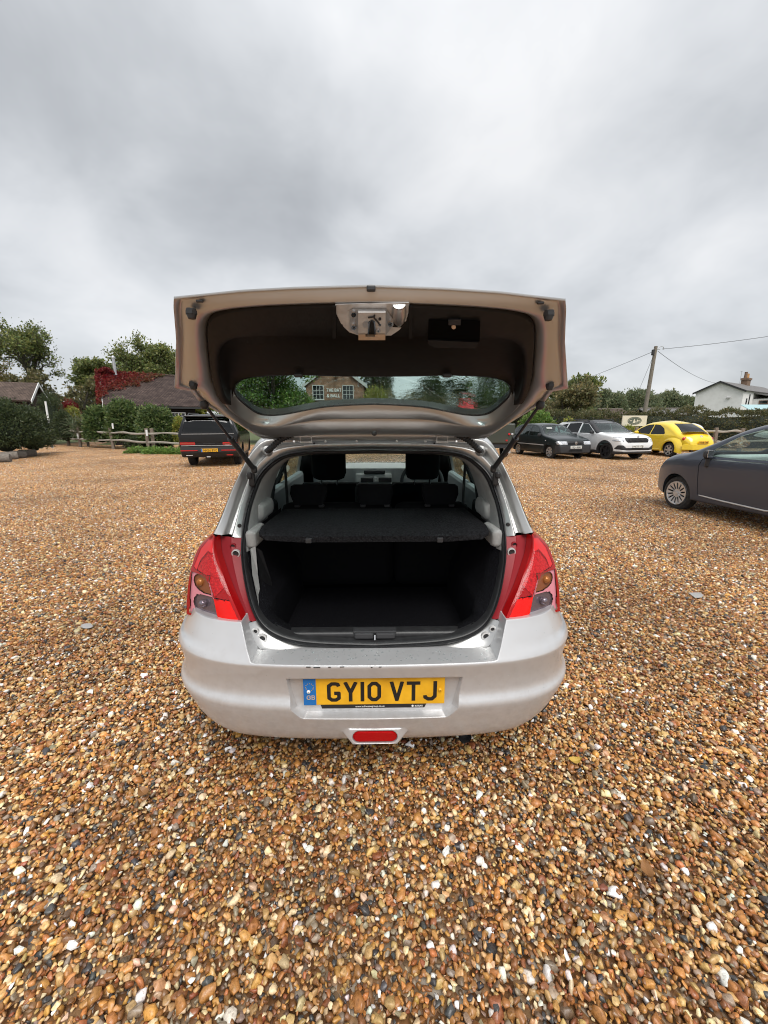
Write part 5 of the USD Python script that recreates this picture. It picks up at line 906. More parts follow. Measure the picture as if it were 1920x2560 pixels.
SO = np.vstack([Cs((521.6, 1162, 1.56), (521, 1180, 1.54), (521.4, 1211, 1.51), (530, 1267, 1.46), (541, 1308, 1.425), (556, 1340, 1.40), (570, 1358, 1.39), (587.4, 1373, 1.38), (625, 1388, 1.373), (689, 1395.5, 1.37), (807, 1399.4, 1.37))]); SO[-1, 0] = 0
SI = Cs((807, 980, 1.805), (700, 981, 1.805), (657, 982, 1.80), (615, 989, 1.79), (589, 1007.6, 1.77), (567, 1031.7, 1.745), (554, 1064.5, 1.705), (543, 1097, 1.66), (536.4, 1135, 1.605), (533, 1164, 1.57), (532, 1198, 1.535), (536.4, 1236, 1.50), (546, 1283, 1.455), (557.7, 1318, 1.425), (568, 1336, 1.41), (587.4, 1355, 1.395), (625, 1372, 1.385), (681, 1381, 1.38), (807, 1384.5, 1.38)); SI[0, 0] = SI[-1, 0] = 0
OUT = smooth_line(np.vstack([A, SO[1:]]), 120); INN = smooth_line(SI, 120)
def ring_rows(h): return np.vstack([h, (h[1:-1] * [-1, 1, 1])[::-1]])
rows = [ring_rows(OUT + (INN - OUT) * s + [0, dy, 0]) for s, dy in ((-.02, .02), (.0, -.004), (.18, -.016), (.38, -.020), (.48, -.008), (.58, -.012), (.80, -.012), (.97, -.002), (1.02, .03))]
obj('door_seal', loft(rows, closed=True), 'rubber', hb, smooth=40)
Lo = Cs((527, 1349, 1.372), (541, 1372, 1.368), (553, 1395, 1.362), (569, 1401, 1.36), (661, 1405, 1.357), (807, 1408, 1.357)); Lo[-1, 0] = 0; Li = SO[5:]
Lo, Li = smooth_line(Lo, 30), smooth_line(Li, 30); lr = [sym((Li + (Lo - Li) * s + [0, dy, 0])[::-1]) for s, dy in ((-.05, .012), (.05, 0), (.55, .0), (.62, -.008), (1.0, -.008), (1.04, .03))]
sp = obj('sill_panel', loft(lr), 'silver_inner', hb, smooth=35)
for sd in (-1, 1):
    for u, v, rr_ in ((552.5, 1363, .0085), (567, 1378.5, .0125)): p = C(u, v, 1.372) * [sd, 1, 1]; hs = obj('stop_hole', move(lathe([(rr_ * 1.5, .004), (rr_ * 1.4, -.004), (rr_ * .95, -.005), (rr_ * .85, .0)], 20, 'y'), p), 'zinc', sp); obj('plug', move(lathe([(0, -.003), (rr_ * .7, -.003), (rr_ * .95, .0)], 16, 'y'), p), 'rubber', hs)
# ---- bumper: swept section, cut for the loading shelf, plate pocket and fog lamp
plan = smooth_line([(0, 1.236), (.22, 1.239), (.42, 1.250), (.58, 1.278), (.69, 1.325), (.77, 1.40), (.815, 1.49), (.838, 1.60), (.842, 1.70)], 70, k=4)
plan = np.vstack([(plan * [-1, 1])[::-1], plan[1:]]); tn = np.gradient(plan, axis=0); tn /= np.linalg.norm(tn, axis=1)[:, None]; nrm = np.stack([tn[:, 1], -tn[:, 0]], 1)
prof = np.array([(.742, -.066), (.728, -.060), (.71, -.051), (.69, -.041), (.67, -.031), (.65, -.021), (.635, -.013), (.622, -.006), (.614, -.001), (.609, 0), (.60, -.0015), (.575, -.006), (.55, -.010), (.525, -.012), (.50, -.012), (.485, -.010), (.472, -.005), (.462, .001), (.453, .005), (.445, .007), (.437, .0075), (.42, .005), (.40, .0), (.375, -.007), (.35, -.014), (.325, -.021), (.30, -.031), (.285, -.039), (.268, -.050), (.256, -.066), (.248, -.085), (.246, -.10)])
sec = np.vstack([prof, [(.262, -.15), (.50, -.15), (.742, -.15)]]); rows = []
for i, (p, n_) in enumerate(zip(plan, nrm)):
    e = np.clip((abs(p[0]) - .5) / .34, 0, 1); lift = .115 * e ** 2.2; zz = sec[:, 0].copy(); zz += lift * np.clip((.47 - sec[:, 0]) / .22, 0, 1); zz += .012 * e * np.clip((zz - .55) / .1, 0, 1)
    zz -= np.where(zz > .65, .016 * (np.clip((abs(p[0]) - .5) / .25, 0, 1)), 0)
    rows.append(np.stack([p[0] + n_[0] * sec[:, 1], p[1] + n_[1] * sec[:, 1], zz], 1))
rows = np.array(rows); v, f = loft(rows, closed=True); m = len(v); nn = rows.shape[1]; e = (len(rows) - 1) * nn
q = trimesh.Trimesh(np.vstack([v, rows[0].mean(0), rows[-1].mean(0)]), np.vstack([f, [[m, (j + 1) % nn, j] for j in range(nn)], [[m + 1, e + j, e + (j + 1) % nn] for j in range(nn)]])); q.fix_normals(); bump = man((q.vertices, q.faces))
HP = lambda pts: m3.Manifold.hull_points(np.array(pts, np.float32))
fz = C(807, 1593, 1.25)[2] + .005
bump = bump + HP([(s * x, y, z) for s in (-1, 1) for x, y, z in ((.092, 1.250, fz + .03), (.15, 1.268, fz + .045), (.083, 1.241, fz - .026), (.078, 1.246, fz - .031), (.12, 1.34, fz - .02), (.17, 1.34, fz + .05))])
bump = bump - HP([(s * x, y, z) for s in (-1, 1) for x, y, z in ((.445, 1.2, .622), (.445, 1.46, .617), (.53, 1.2, .85), (.53, 1.46, .85), (.463, 1.2, .66), (.463, 1.46, .66), (.43, 1.2, .619), (.43, 1.46, .612))])
po, pi_ = Cs((612, 1463, 1.236), (626, 1532, 1.236), (652, 1556, 1.236)), Cs((624, 1466, 1.278), (642, 1526, 1.278), (664, 1537, 1.278))
bump = bump - HP([(s * p[0], p[1] - .012, p[2]) for s in (-1, 1) for p in po] + [(s * p[0], p[1], p[2]) for s in (-1, 1) for p in pi_])
rr_ = lambda x, z, w, h: Polygon([(x - w, z), (x + w, z)][:2] + [(x + w, z + .0001)]).buffer(h, 12)
bump = bump - prism(LineString([(-.060, fz), (.060, fz)]).buffer(.0245), 'y', 1.1, 1.262)
bm = V(bump); bp = obj('bumper', bm, 'silver_paint', hb, smooth=32)
obj('fog_lamp', move(join(V(prism(LineString([(-.060, fz), (.060, fz)]).buffer(.0225), 'y', 1.250, 1.263)), V(prism(LineString([(-.058, fz), (.058, fz)]).buffer(.0185), 'y', 1.246, 1.252))), (0, 0, 0)), 'dark_red_lens', bp, smooth=30)
sr = np.random.default_rng(9); sc_ = []
for x, z, l in [(-.235, .614, .02), (-.205, .613, .03), (-.16, .614, .012), (-.115, .615, .018), (.02, .614, .012), (-.01, .613, .008)]: sc_.append(box((x, float(np.interp(abs(x), [0, .22, .42], [1.236, 1.239, 1.25])) - .0005, z), (l * .8, .0025, .0018), rz=sr.normal(0, .1)))
obj('scuff_marks', join(*sc_), 'rubber', bp)
dv, df = V(trimesh.creation.icosphere(1)); ds = []
for _ in range(150):
    x = sr.uniform(-.43, .43); y = sr.uniform(1.26, 1.345); s_ = sr.uniform(.0012, .0036) * (1 if sr.random() < .9 else 1.7); ds.append((dv * [s_ * sr.uniform(.8, 1.5), s_ * sr.uniform(.8, 1.4), s_ * .55] + [x, y, .6185 - .004 * 0 + .0], df))
obj('rain_drops', join(*ds), 'drop', bp, smooth=True, kind='stuff')
ds = []
for _ in range(260):
    k = sr.integers(2, len(plan) - 2); p, n_ = plan[k] + sr.normal(0, .008, 2), nrm[k]; z = sr.uniform(.46, .72); o = np.interp(z, prof[::-1, 0], prof[::-1, 1])
    if abs(p[0]) < .52 and z > .60 or abs(p[0]) < .36: continue
    s_ = sr.uniform(.0009, .002); ds.append((dv * s_ + [p[0] + n_[0] * o, p[1] + n_[1] * o, z], df))
obj('rain_drops', join(*ds), 'drop', bp, smooth=True, kind='stuff')
obj('exhaust_pipe', join(tube([C(1005, 1594, 1.36) * [1, 1, 1] + [0, 0, .0], C(1005, 1594, 1.36) + [0, .25, .01]], .026, 16, cap=False), tube([C(1005, 1594, 1.385), C(1005, 1594, 1.385) + [0, .01, 0]], .024, 16)), 'rubber', hb)
obj('rear_beam', box((0, 1.80, .34), (1.22, .84, .16)), 'cabin', hb)
# ---- number plate
pc = np.array([-.002, 1.266, C(807, 1494, 1.262)[2]]); tl = rot([1, 0, 0], -.04)
npl = obj('number_plate', move(rbox((0, 0, 0), (.522, .006, .108), .0025), pc, R=tl), 'plate_yellow', hb)
def stroke(pts, w=.0135, cap=2): return LineString(pts).buffer(w / 2, cap_style=cap, join_style=1, quad_segs=8)
GL = {'G': [[(.043, .062), (.040, .070), (.032, .0725), (.018, .0725), (.0070, .064), (.0068, .015), (.018, .0065), (.032, .0065), (.0435, .014), (.0435, .034), (.026, .034)]], 'Y': [[(.005, .079), (.025, .036), (.045, .079)], [(.025, .040), (.025, 0)]], '1': [[(.007, 0), (.007, .079)]],
      '0': [[(.0068, .018), (.0068, .061), (.018, .0722), (.032, .0722), (.0432, .061), (.0432, .018), (.032, .0068), (.018, .0068), (.0068, .018)]], 'V': [[(.005, .079), (.025, .004), (.045, .079)]], 'T': [[(0, .0722), (.05, .0722)], [(.025, .074), (.025, 0)]], 'J': [[(.0432, .079), (.0432, .018), (.032, .0068), (.018, .0068), (.0068, .014), (.0062, .022)]]}
adv, cur, gl = {'1': .014}, -.1735, []
for ch_ in 'GY10 VTJ':
    if ch_ == ' ': cur += .022; continue
    g = GL[ch_]; s = stroke(g[0], cap=2)
    for k in g[1:]: s = s.union(stroke(k, cap=2))
    s = s.intersection(Polygon([(-.01, 0), (.06, 0), (.06, .079), (-.01, .079)])); gl.append(move(plate(s, .0008), (cur, -.0395, 0))); cur += adv.get(ch_, .05) + .0115
obj('lettering', move(upright(join(*gl)), pc + [0, -.0032, 0], R=tl), 'plate_ink', npl)
on = lambda x, z, d=0.0: pc + tl @ np.array([x, -.0032 - d, z])
obj('country_band', move(box((-.237, -.0032, 0), (.046, .0012, .106)), pc, R=tl), 'plate_blue', npl)
st = []
for k in range(12):
    a = k * np.pi / 6; st.append(move(plate(Polygon([(.0021 * (1 if j % 2 == 0 else .45) * math.sin(j * np.pi / 5), .0021 * (1 if j % 2 == 0 else .45) * math.cos(j * np.pi / 5)) for j in range(10)]), .0006), (-.237 + .0145 * math.sin(a), .021 + .0145 * math.cos(a), 0)))
obj('star_ring', move(upright(join(*st)), pc + [0, -.0039, 0], R=tl), 'plate_yellow', npl)
g = meshkit.text_mesh('GB', .017, .0006, True); obj('country_letters', move(upright(move(g, (-.2505, -.030, 0))), pc + [0, -.0039, 0], R=tl), 'tan_plastic', npl)
for x, z in ((-.241, .002), (.243, .004)): obj('screw_cap', move(lathe([(0, -.006), (.0045, -.0055), (.0065, -.003), (.0068, 0)], 16, 'y'), on(x, z)), 'plate_white' if x < 0 else 'plate_yellow', npl); obj('screw', move(lathe([(0, -.0065), (.0018, -.0065), (.0018, -.005)], 8, 'y'), on(x, z)), 'plate_ink', npl)
st_ = obj('dealer_strip', move(V(prism([(-.194, -.068), (.186, -.068), (.193, -.0535), (-.198, -.0535)], 'y', -.0035, .0)), pc, R=tl), 'rubber', hb)
g = meshkit.text_mesh('www.tollhousegroup.co.uk', .0062, .0006); w_ = g.bounds[1][0]; obj('lettering', move(upright(move(g, (-.07, -.0635, 0), s=1.0)), pc + [0, -.0037, 0], R=tl), 'white_letter', st_)
g = meshkit.text_mesh('SUZUKI', .0056, .0006, True); obj('maker_lettering', move(upright(move(g, (.150, -.0632, 0))), pc + [0, -.0037, 0], R=tl), 'white_letter', st_); obj('maker_mark', move(upright(move(plate(Point(0, 0).buffer(.004), .0006), (.1425, -.0605, 0))), pc + [0, -.0037, 0], R=tl), 'white_letter', st_)
# ---- tail lamps: inner reflectors by region under one clear cover
LI = smooth_line([(466, 1160, 1.530), (467.5, 1198, 1.487), (480, 1236, 1.448), (495, 1280, 1.402), (518, 1330, 1.352), (526.5, 1353, 1.335)], 40, k=2); LOu = smooth_line([(460, 1154, 1.555), (430, 1179, 1.555), (417.5, 1211, 1.535), (409, 1242, 1.515), (404, 1286, 1.492), (403, 1327, 1.47)], 40, k=2)
cu = lambda pts: Polygon([((440 + x / 6.914) * .8641, (1300 + y / 6.914) * .8641) for x, y in pts])
regions = [('indicator_bowl', 'amber_lens', cu([(330, 950), (420, 935), (505, 985), (545, 1080), (585, 1250), (600, 1325), (480, 1290), (380, 1225), (315, 1150), (290, 1060), (300, 990)]), .016), ('reversing_bowl', 'smoked_bowl', cu([(285, 1430), (300, 1350), (345, 1290), (480, 1310), (615, 1350), (645, 1400), (708, 1690), (540, 1665), (410, 1625), (320, 1550)]), .016),
    ('clear_reflector', 'pink_reflector', cu([(268, 880), (500, 985), (560, 1100), (640, 1380), (715, 1705), (380, 1665), (235, 1600), (240, 1200)]), .008), ('fog_reflector', 'bright_red_lens', cu([(640, 1370), (930, 1415), (1105, 1790), (722, 1722)]), .004), ('dark_reflector', 'dark_red_lens', cu([(645, 1365), (840, 1160), (930, 1415)]), .010),
    ('ribbed_reflector', 'prism_red', cu([(580, 960), (770, 1030), (840, 1160), (645, 1365), (560, 1080)]), .008), ('stop_reflector', 'prism_red', cu([(350, 860), (430, 690), (540, 560), (640, 580), (690, 760), (770, 1030), (580, 960), (510, 970)]), .006), ('upper_lens', 'lamp_red', cu([(560, 330), (630, 330), (640, 590), (540, 545), (420, 690), (350, 870), (300, 800), (420, 500)]), .003)]
ns = 84
def lampP(s, t, lift=0.0):
    i = t * 39; k = int(min(i, 38)); a = LI[k] + (LI[k + 1] - LI[k]) * (i - k); b = LOu[k] + (LOu[k + 1] - LOu[k]) * (i - k); p = a + (b - a) * s; Yb = p[2] - .030 * math.sin(np.pi * min(s, 1)) * (1 - .3 * s); return p[:2], C(p[0], p[1], Yb + lift)
NT = 110
grid = [[lampP(i / (ns - 1), j / (NT - 1)) for i in range(ns)] for j in range(NT)]; pix = np.array([[g_[0] for g_ in row] for row in grid]); P3 = np.array([[g_[1] for g_ in row] for row in grid])
cen = (pix[:-1, :-1] + pix[1:, 1:]) / 2; which = np.full(cen.shape[:2], -1)
import shapely
for k in range(len(regions) - 1, -1, -1): which[shapely.contains_xy(regions[k][2], cen[..., 0], cen[..., 1])] = k
def cells(mask, lift):
    Q = P3 + [0, lift, 0]; jj, ii = np.nonzero(mask); f = np.stack([jj * ns + ii, jj * ns + ii + 1, (jj + 1) * ns + ii + 1, (jj + 1) * ns + ii], 1); v, f = V((Q.reshape(-1, 3), f)); u_, inv = np.unique(f, return_inverse=True); return v[u_], inv.reshape(f.shape)
wrap = [P3[:, -1] + d for d in ([0, 0, 0], [.012, .05, 0], [.02, .14, 0])]; edge = [P3[:, 0] + d for d in ([0, .05, 0], [0, .008, 0], [0, 0, 0])]
bot = [P3[-1] + d for d in ([0, 0, 0], [0, .01, -.006], [0, .06, -.006])]
def bulb(u, v, Y, r_): c_ = C(u, v, Y); return move(V(trimesh.creation.icosphere(2)), c_, s=r_)
for sd in (-1, 1):
    W_ = (lambda m: mirror(m)) if sd < 0 else (lambda m: m)
    lp = sub('tail_lamp', hb)
    obj('lamp_body', W_(join(cells(which < 0, .0), loft(wrap), loft(edge), loft(bot))), 'dark_red_lens', lp, smooth=45)
    for k, (nm, m_, P, d) in enumerate(regions): obj(nm, W_(cells(which == k, d)), m_, lp, smooth=60)
    (bu, bv) = ((440 + 430 / 6.914) * .8641, (1300 + 1070 / 6.914) * .8641); obj('indicator_bulb', W_(bulb(bu, bv, 1.478, .017)), 'amber_bulb', lp, smooth=True)
    (bu, bv) = ((440 + 470 / 6.914) * .8641, (1300 + 1440 / 6.914) * .8641); obj('reversing_bulb', W_(bulb(bu, bv, 1.432, .016)), 'smoked_bowl', lp, smooth=True)
    obj('lens_cover', W_((P3.reshape(-1, 3) + [0, -.009, 0], loft(P3)[1])), 'lamp_cover', lp, smooth=True)
# ---- rear quarter panels: from the frame's outer edge and the lamps to the side of the body
yc = -1.0; sl_ = outer.transform([[1, 0, 0, 0], [0, 0, 1, 0], [0, 1, 0, 0]]) if False else None
tm = trimesh.Trimesh(*V(outer), process=False); sc3 = tm.section(plane_origin=[0, yc, 0], plane_normal=[0, 1, 0]); pts_ = np.vstack([np.asarray(d) for d in sc3.discrete]); pts_ = pts_[pts_[:, 0] > .1]; pts_ = pts_[np.argsort(pts_[:, 2])]
def side_x(z):
    m_ = pts_[(pts_[:, 2] > .25)]; zb_ = np.unique(np.round(m_[:, 2], 3)); xb_ = np.array([m_[np.abs(m_[:, 2] - q_) < .004, 0].max() for q_ in zb_]); return np.interp(z, zb_, xb_)
edge_ = np.vstack([B2[B2[:, 0] > .47][:-1], P3[:, -1][::4] + [.018, .13, 0], [[.842, 1.66, .71], [.843, 1.68, .64]]])
edge_ = resample(edge_, 60); tz = edge_[:, 2] * 1.0; tz = np.where(tz > 1.2, np.interp(tz, [1.2, edge_[:, 2].max()], [1.2, 1.40]), tz)
tgt = np.stack([side_x(tz) - .004, np.full(60, YR + 1.85 + yc), tz], 1)
rows = [edge_ + (tgt - edge_) * s + np.stack([.02 * math.sin(np.pi * s) * np.ones(60), np.zeros(60), np.zeros(60)], 1) for s in np.linspace(0, 1, 8)]
q = loft(rows)
for sd in (-1, 1): obj('quarter_panel', q if sd > 0 else mirror(q), 'silver_paint', hb, smooth=50)
# ---- boot and cabin
boot = sub('boot', hb)
sl = INN.copy(); fl = []
for q in INN[58:]: fl.append(q)
fl = np.array(fl); half = smooth_line(np.vstack([fl]), 40)
back = half.copy(); back[:, 1] = 2.03; back[:, 0] = np.clip(half[:, 0] - .035, 0, .50); back[:, 2] = np.where(half[:, 2] < .72, .545, half[:, 2]); mid = half * .85 + back * .15; mid[:, 1] = half[:, 1] + .07; mid[:, 0] = np.minimum(half[:, 0], back[:, 0] + .01); mid[:, 2] = np.where(half[:, 2] < .72, half[:, 2] - .012, half[:, 2])
low = mid.copy(); low[:, 1] += .05; low[:, 2] = np.where(half[:, 2] < .72, .55, half[:, 2])
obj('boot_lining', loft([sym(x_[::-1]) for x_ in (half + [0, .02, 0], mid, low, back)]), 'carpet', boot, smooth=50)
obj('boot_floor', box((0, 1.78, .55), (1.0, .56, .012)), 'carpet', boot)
obj('sill_trim', join(rbox((0, 1.425, .640), (.82, .055, .034), .012), *[rbox((s * .22, 1.455, .640), (.155, .012, .012), .004) for s in (-1, 1)]), 'rubber', boot, smooth=40)
obj('striker_recess', join(rbox((0, 1.408, .661), (.17, .035, .008), .003), rbox((-.042, 1.390, .648), (.075, .016, .024), .005), rbox((.042, 1.390, .648), (.075, .016, .024), .005)), 'grey_plastic', boot); obj('striker', tube([(-.0, 1.379, .636), (0, 1.379, .658)], .0035, 8), 'chrome', boot)
q = Cs((560, 1215, 1.57), (552, 1240, 1.55), (548, 1262, 1.53), (562, 1300, 1.50), (575, 1312, 1.53), (587, 1262, 1.60), (575, 1220, 1.60)); obj('side_panel_edge', loft([Cs((541, 1185, 1.545), (545, 1240, 1.50), (560, 1312, 1.445)) * [-1, 1, 1], Cs((552, 1180, 1.56), (557, 1240, 1.53), (567, 1316, 1.465)) * [-1, 1, 1]]), 'light_trim', boot)
obj('side_pocket', loft([Cs((553, 1182, 1.56), (560, 1235, 1.53), (570, 1318, 1.47)) * [-1, 1, 1], Cs((566, 1190, 1.58), (588, 1260, 1.60), (580, 1310, 1.53)) * [-1, 1, 1]]), 'boot_trim', boot)
sz = 1.018
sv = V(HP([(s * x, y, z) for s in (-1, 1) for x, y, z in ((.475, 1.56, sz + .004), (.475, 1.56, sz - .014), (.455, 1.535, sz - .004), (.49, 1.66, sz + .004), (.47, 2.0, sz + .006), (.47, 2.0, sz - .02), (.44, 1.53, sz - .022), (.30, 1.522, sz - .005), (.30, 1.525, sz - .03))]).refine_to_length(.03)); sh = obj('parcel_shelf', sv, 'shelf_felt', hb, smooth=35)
for s in (-1, 1): obj('cord_hook', rbox((s * .265, 1.518, sz - .02), (.024, .014, .02), .003), 'grey_plastic', sh)
for s in (-1, 1):
    hd_ = sub('shelf_support', hb); X = s * .505
    obj('bracket', rbox((s * .510, 1.63, .99), (.045, .16, .075), .016), 'light_trim', hd_, smooth=40); obj('speaker_pod', rbox((s * .522, 1.80, 1.07), (.06, .20, .085), .026), 'light_trim', hd_, smooth=40)
pl = INN[2:64]; pl2 = pl + np.stack([np.where(pl[:, 0] > .02, -.016, 0), np.full(len(pl), .05), np.full(len(pl), -.002)], 1); pl3 = pl + np.stack([np.where(pl[:, 0] > .02, -.004, 0), np.full(len(pl), .28), np.full(len(pl), .01)], 1)
obj('pillar_trim', loft([sym(INN[:66]), sym(np.vstack([[[0, INN[0, 1] + .05, INN[0, 2]]], INN[1:66] + [-.014, .05, -.004]])), sym(np.vstack([[[0, INN[0, 1] + .3, INN[0, 2] + .02]], INN[1:66] + [-.006, .30, .01]]))]), 'light_trim', hb, smooth=50)
# rear bench and front seats
bench = sub('rear_bench', hb)
for s, w in ((-1, .62), (1, .42)): obj('backrest', rbox((-.21 if s < 0 else .315, 2.12, .80), (w, .15, .46), .05, R=rot([1, 0, 0], -.16)), 'seat_cloth', bench, smooth=40)
obj('cushion', rbox((0, 2.45, .50), (1.10, .5, .18), .06), 'seat_cloth', bench, smooth=40)
for u0, u1 in ((628, 710), (768, 852), (907, 990)):
    x = (at(u0, 1080, 2.1)[0] + at(u1, 1080, 2.1)[0]) / 2 - XC; hd2 = obj('headrest', V(HP([(x + a * xx, 2.10 + yy, 1.085 + zz) for a in (-1, 1) for xx, yy, zz in ((.092, -.035, .046), (.092, .05, .045), (.075, -.05, -.052), (.099, -.03, .005), (.075, .05, -.058), (.06, -.04, .056))]).refine_to_length(.03)), 'seat_cloth', bench, smooth=40)
    obj('headrest_guide', join(*[rbox((x + a * .065, 2.085, 1.022), (.03, .03, .014), .005) for a in (-1, 1)]), 'grey_plastic', hd2)
for x, u0, u1 in ((-.35, 672, 748), (.34, 877, 948)):
    s = sub('front_seat', hb); xh = (at(u0, 1000, 2.95)[0] + at(u1, 1000, 2.95)[0]) / 2 - XC
    obj('backrest', V(HP([(xh + a * xx, 2.98 + yy, zz) for a in (-1, 1) for xx, yy, zz in ((.23, 0, .98), (.25, .06, .9), (.25, .2, .5), (.20, -.02, 1.01), (.22, .12, 1.0), (.25, .05, .5))])), 'seat_cloth', s, smooth=30); obj('cushion', rbox((xh, 3.3, .50), (.50, .52, .2), .06), 'seat_cloth', s, smooth=40)
    hh = obj('headrest', rbox((xh, 2.95, 1.165), (.255, .12, .25), .05), 'seat_cloth', s, smooth=40); obj('headrest_posts', join(*[tube([(xh + a * .06, 2.95, 1.0), (xh + a * .06, 2.95, 1.06)], .007, 8) for a in (-1, 1)]), 'chrome', hh)
obj('centre_console', rbox((-.085, 2.75, .94), (.12, .12, .20), .03), 'boot_trim', hb, smooth=40)
ds_ = sub('dashboard', hb); dz = C(807, 1010, 3.85)[2]
obj('panel', V(HP([(s * x, y, z) for s in (-1, 1) for x, y, z in ((.62, 3.85, dz - .04), (.62, 4.2, dz + .02), (.5, 3.83, dz - .005), (.5, 3.9, dz + .01), (.62, 3.95, dz - .35), (.6, 4.2, dz - .4))])), 'dash_silver', ds_, smooth=30)
dpx = lambda u, v, Y=3.815: at(u, v, Y) - [XC, 0, 0]
def dbox(nm, u0, v0, u1, v1, m_, par, Y=3.815, d=.02, r_=.006): a, b = dpx(u0, v0, Y), dpx(u1, v1, Y); return obj(nm, rbox(((a[0] + b[0]) / 2, Y + d / 2, (a[2] + b[2]) / 2), (abs(b[0] - a[0]), d, abs(a[2] - b[2])), min(r_, abs(a[2] - b[2]) * .3)), m_, par)
cs = dbox('centre_stack', 768, 1024, 846, 1060, 'dash_silver', ds_, 3.80, .12, .01)
dbox('display', 786, 1016.5, 832, 1024, 'black_plastic', ds_, 3.79)
for u0, u1 in ((779, 806), (818, 846)):
    vt = dbox('air_vent', u0, 1032, u1, 1042, 'black_plastic', ds_, 3.785); [dbox('vane', u0 + 2, vv, u1 - 2, vv + .9, 'grey_plastic', vt, 3.78, .01, .001) for vv in (1034.2, 1037, 1039.8)]
hz = dbox('hazard_button', 808, 1031.5, 816, 1042, 'dash_silver', ds_, 3.78); obj('triangle', move(upright(plate([(-.008, -.006), (.008, -.006), (0, .009)], .001)), dpx(812, 1037, 3.777)), 'white_letter', hz)
rd = dbox('radio', 780, 1045, 844, 1062, 'black_plastic', ds_, 3.78)
for u, v in ((791, 1046.5), (830, 1046.5), (812, 1050.5), (787, 1056), (791.5, 1056), (796, 1056), (826, 1056), (831, 1056), (836, 1056)): dbox('button', u - 1.3, v - 1, u + 1.3, v + 1, 'plate_white', rd, 3.772, .008, .001)
q = at(912, 1042, 3.5) - [XC, 0, 0]; obj('steering_wheel', move(V(trimesh.creation.torus(.185, .016, major_sections=36, minor_sections=8)), q, R=rot([1, 0, 0], 1.15)), 'grey_plastic', hb, smooth=40)
for s in (-1, 1):
    obj('seat_belt', join(box((s * .60, 2.62, 1.12), (.008, .045, .50), R=rot([1, 0, 0], .05)), rbox((s * .60, 2.60, 1.33), (.03, .05, .09), .01)), 'grey_plastic', hb)
    obj('door_pillar', tube([(s * .60, 2.56, 1.40), (s * .66, 2.50, 1.15), (s * .70, 2.48, .9)], .035, 8), 'grey_plastic', hb); obj('door_card', rbox((s * .70, 3.1, .86), (.05, 1.1, .34), .03), 'dash_silver', hb); obj('rear_door_card', rbox((s * .68, 2.15, .88), (.05, .9, .18), .03), 'boot_trim', hb)
obj('wiper', tube([(-.2, 4.31, 1.075), (.15, 4.30, 1.095), (.5, 4.30, 1.085)], .009, 6), 'rubber', hb)
# ---- raised tailgate
R0 = [[(807, 620, .970), (637, 624.7, .972), (521, 631, .98), (420, 641.5, .99), (376, 645.7, 1.0)], [(376, 645.7, 1.0), (374.8, 663, 1.02), (380.7, 736, 1.12), (379.2, 794.5, 1.22), (377.4, 838.2, 1.28)], [(377.4, 838.2, 1.28), (395, 842, 1.30), (413, 845, 1.32), (430, 867, 1.38), (470, 890, 1.46), (526, 923, 1.60)], [(526, 923, 1.60), (545, 936, 1.65), (566, 947, 1.70), (608, 952, 1.76)], [(608, 952, 1.76), (700, 951, 1.79), (807, 950, 1.80)]]
R3 = [[(807, 650, 1.0), (719, 650, 1.0), (579, 654.5, 1.01), (491.5, 661.7, 1.03), (459.4, 675, 1.05)], [(459.4, 675, 1.05), (447.7, 692, 1.07), (447.7, 721.6, 1.11), (453.6, 780, 1.20), (458, 815, 1.26)], [(458, 815, 1.26), (474, 862, 1.36), (492, 882, 1.41), (509, 896.5, 1.46)], [(509, 896.5, 1.46), (525, 911, 1.51), (544, 920, 1.56), (570, 924, 1.60), (593.6, 923, 1.62)], [(593.6, 923, 1.62), (637, 914, 1.67), (695.6, 905.3, 1.705), (807, 905, 1.715)]]
cnt = (26, 20, 16, 10, 24)
def lay(segs): q = np.vstack([resample(np.array(s, float), n_)[(1 if i else 0):] for i, (s, n_) in enumerate(zip(segs, cnt))]); return q
def to3(px, dY=0.0): q = Cs(*[(a, b, c_ + dY) for a, b, c_ in px]); q[0, 0] = q[-1, 0] = 0; return q
g0, g3 = lay(R0), lay(R3)
k3 = np.ones(7) / 7; g3s = g3.copy()
for c_ in range(3): g3s[3:-3, c_] = np.convolve(g3[:, c_], k3, 'valid')
g0s = g0.copy()
w0 = to3(g0s); w3 = to3(g3s)
gate = sub('tailgate', hb)
def between(s, bulge): q = w0 + (w3 - w0) * s; q = q.copy(); q[:, 2] -= bulge; return q
rows = [between(0, -.005), between(0, 0), between(.10, -.002), between(.15, -.004), between(.185, -.010), between(.22, -.004), between(.32, .004), between(.5, .014), between(.72, .013), between(.9, .004), between(1.0, -.004), between(1.02, -.03)]
def sym2(h): return np.vstack([h, (h[1:-1] * [-1, 1, 1])[::-1]])
fr_ = obj('frame', loft([sym2(r_) for r_ in rows], closed=True), 'silver_inner', gate, smooth=40)
R4n = smooth_line([(807, 812, 1.30), (720, 811, 1.30), (637, 808, 1.30), (550, 812, 1.31), (521, 819, 1.325), (509, 828, 1.345), (504.6, 841, 1.37)], 40, k=2); R4f = smooth_line([(807, 873, 1.67), (754, 875, 1.67), (696, 879, 1.66), (637, 891, 1.645), (608, 896.5, 1.63), (579, 898, 1.61), (556, 894, 1.58), (535, 879, 1.52), (509, 856, 1.41), (504.6, 841, 1.37)], 40, k=2)
n4, f4 = to3(R4n), to3(R4f); n4[-1, 0] = f4[-1, 0] = C(504.6, 841, 1.37)[0]
gl_rows = [sym((n4 + (f4 - n4) * s + [0, 0, .003 * math.sin(np.pi * s)])) for s in np.linspace(0, 1, 12)]
obj('rear_window', slab(gl_rows, .0015), 'wet_rear_glass', gate, smooth=40)
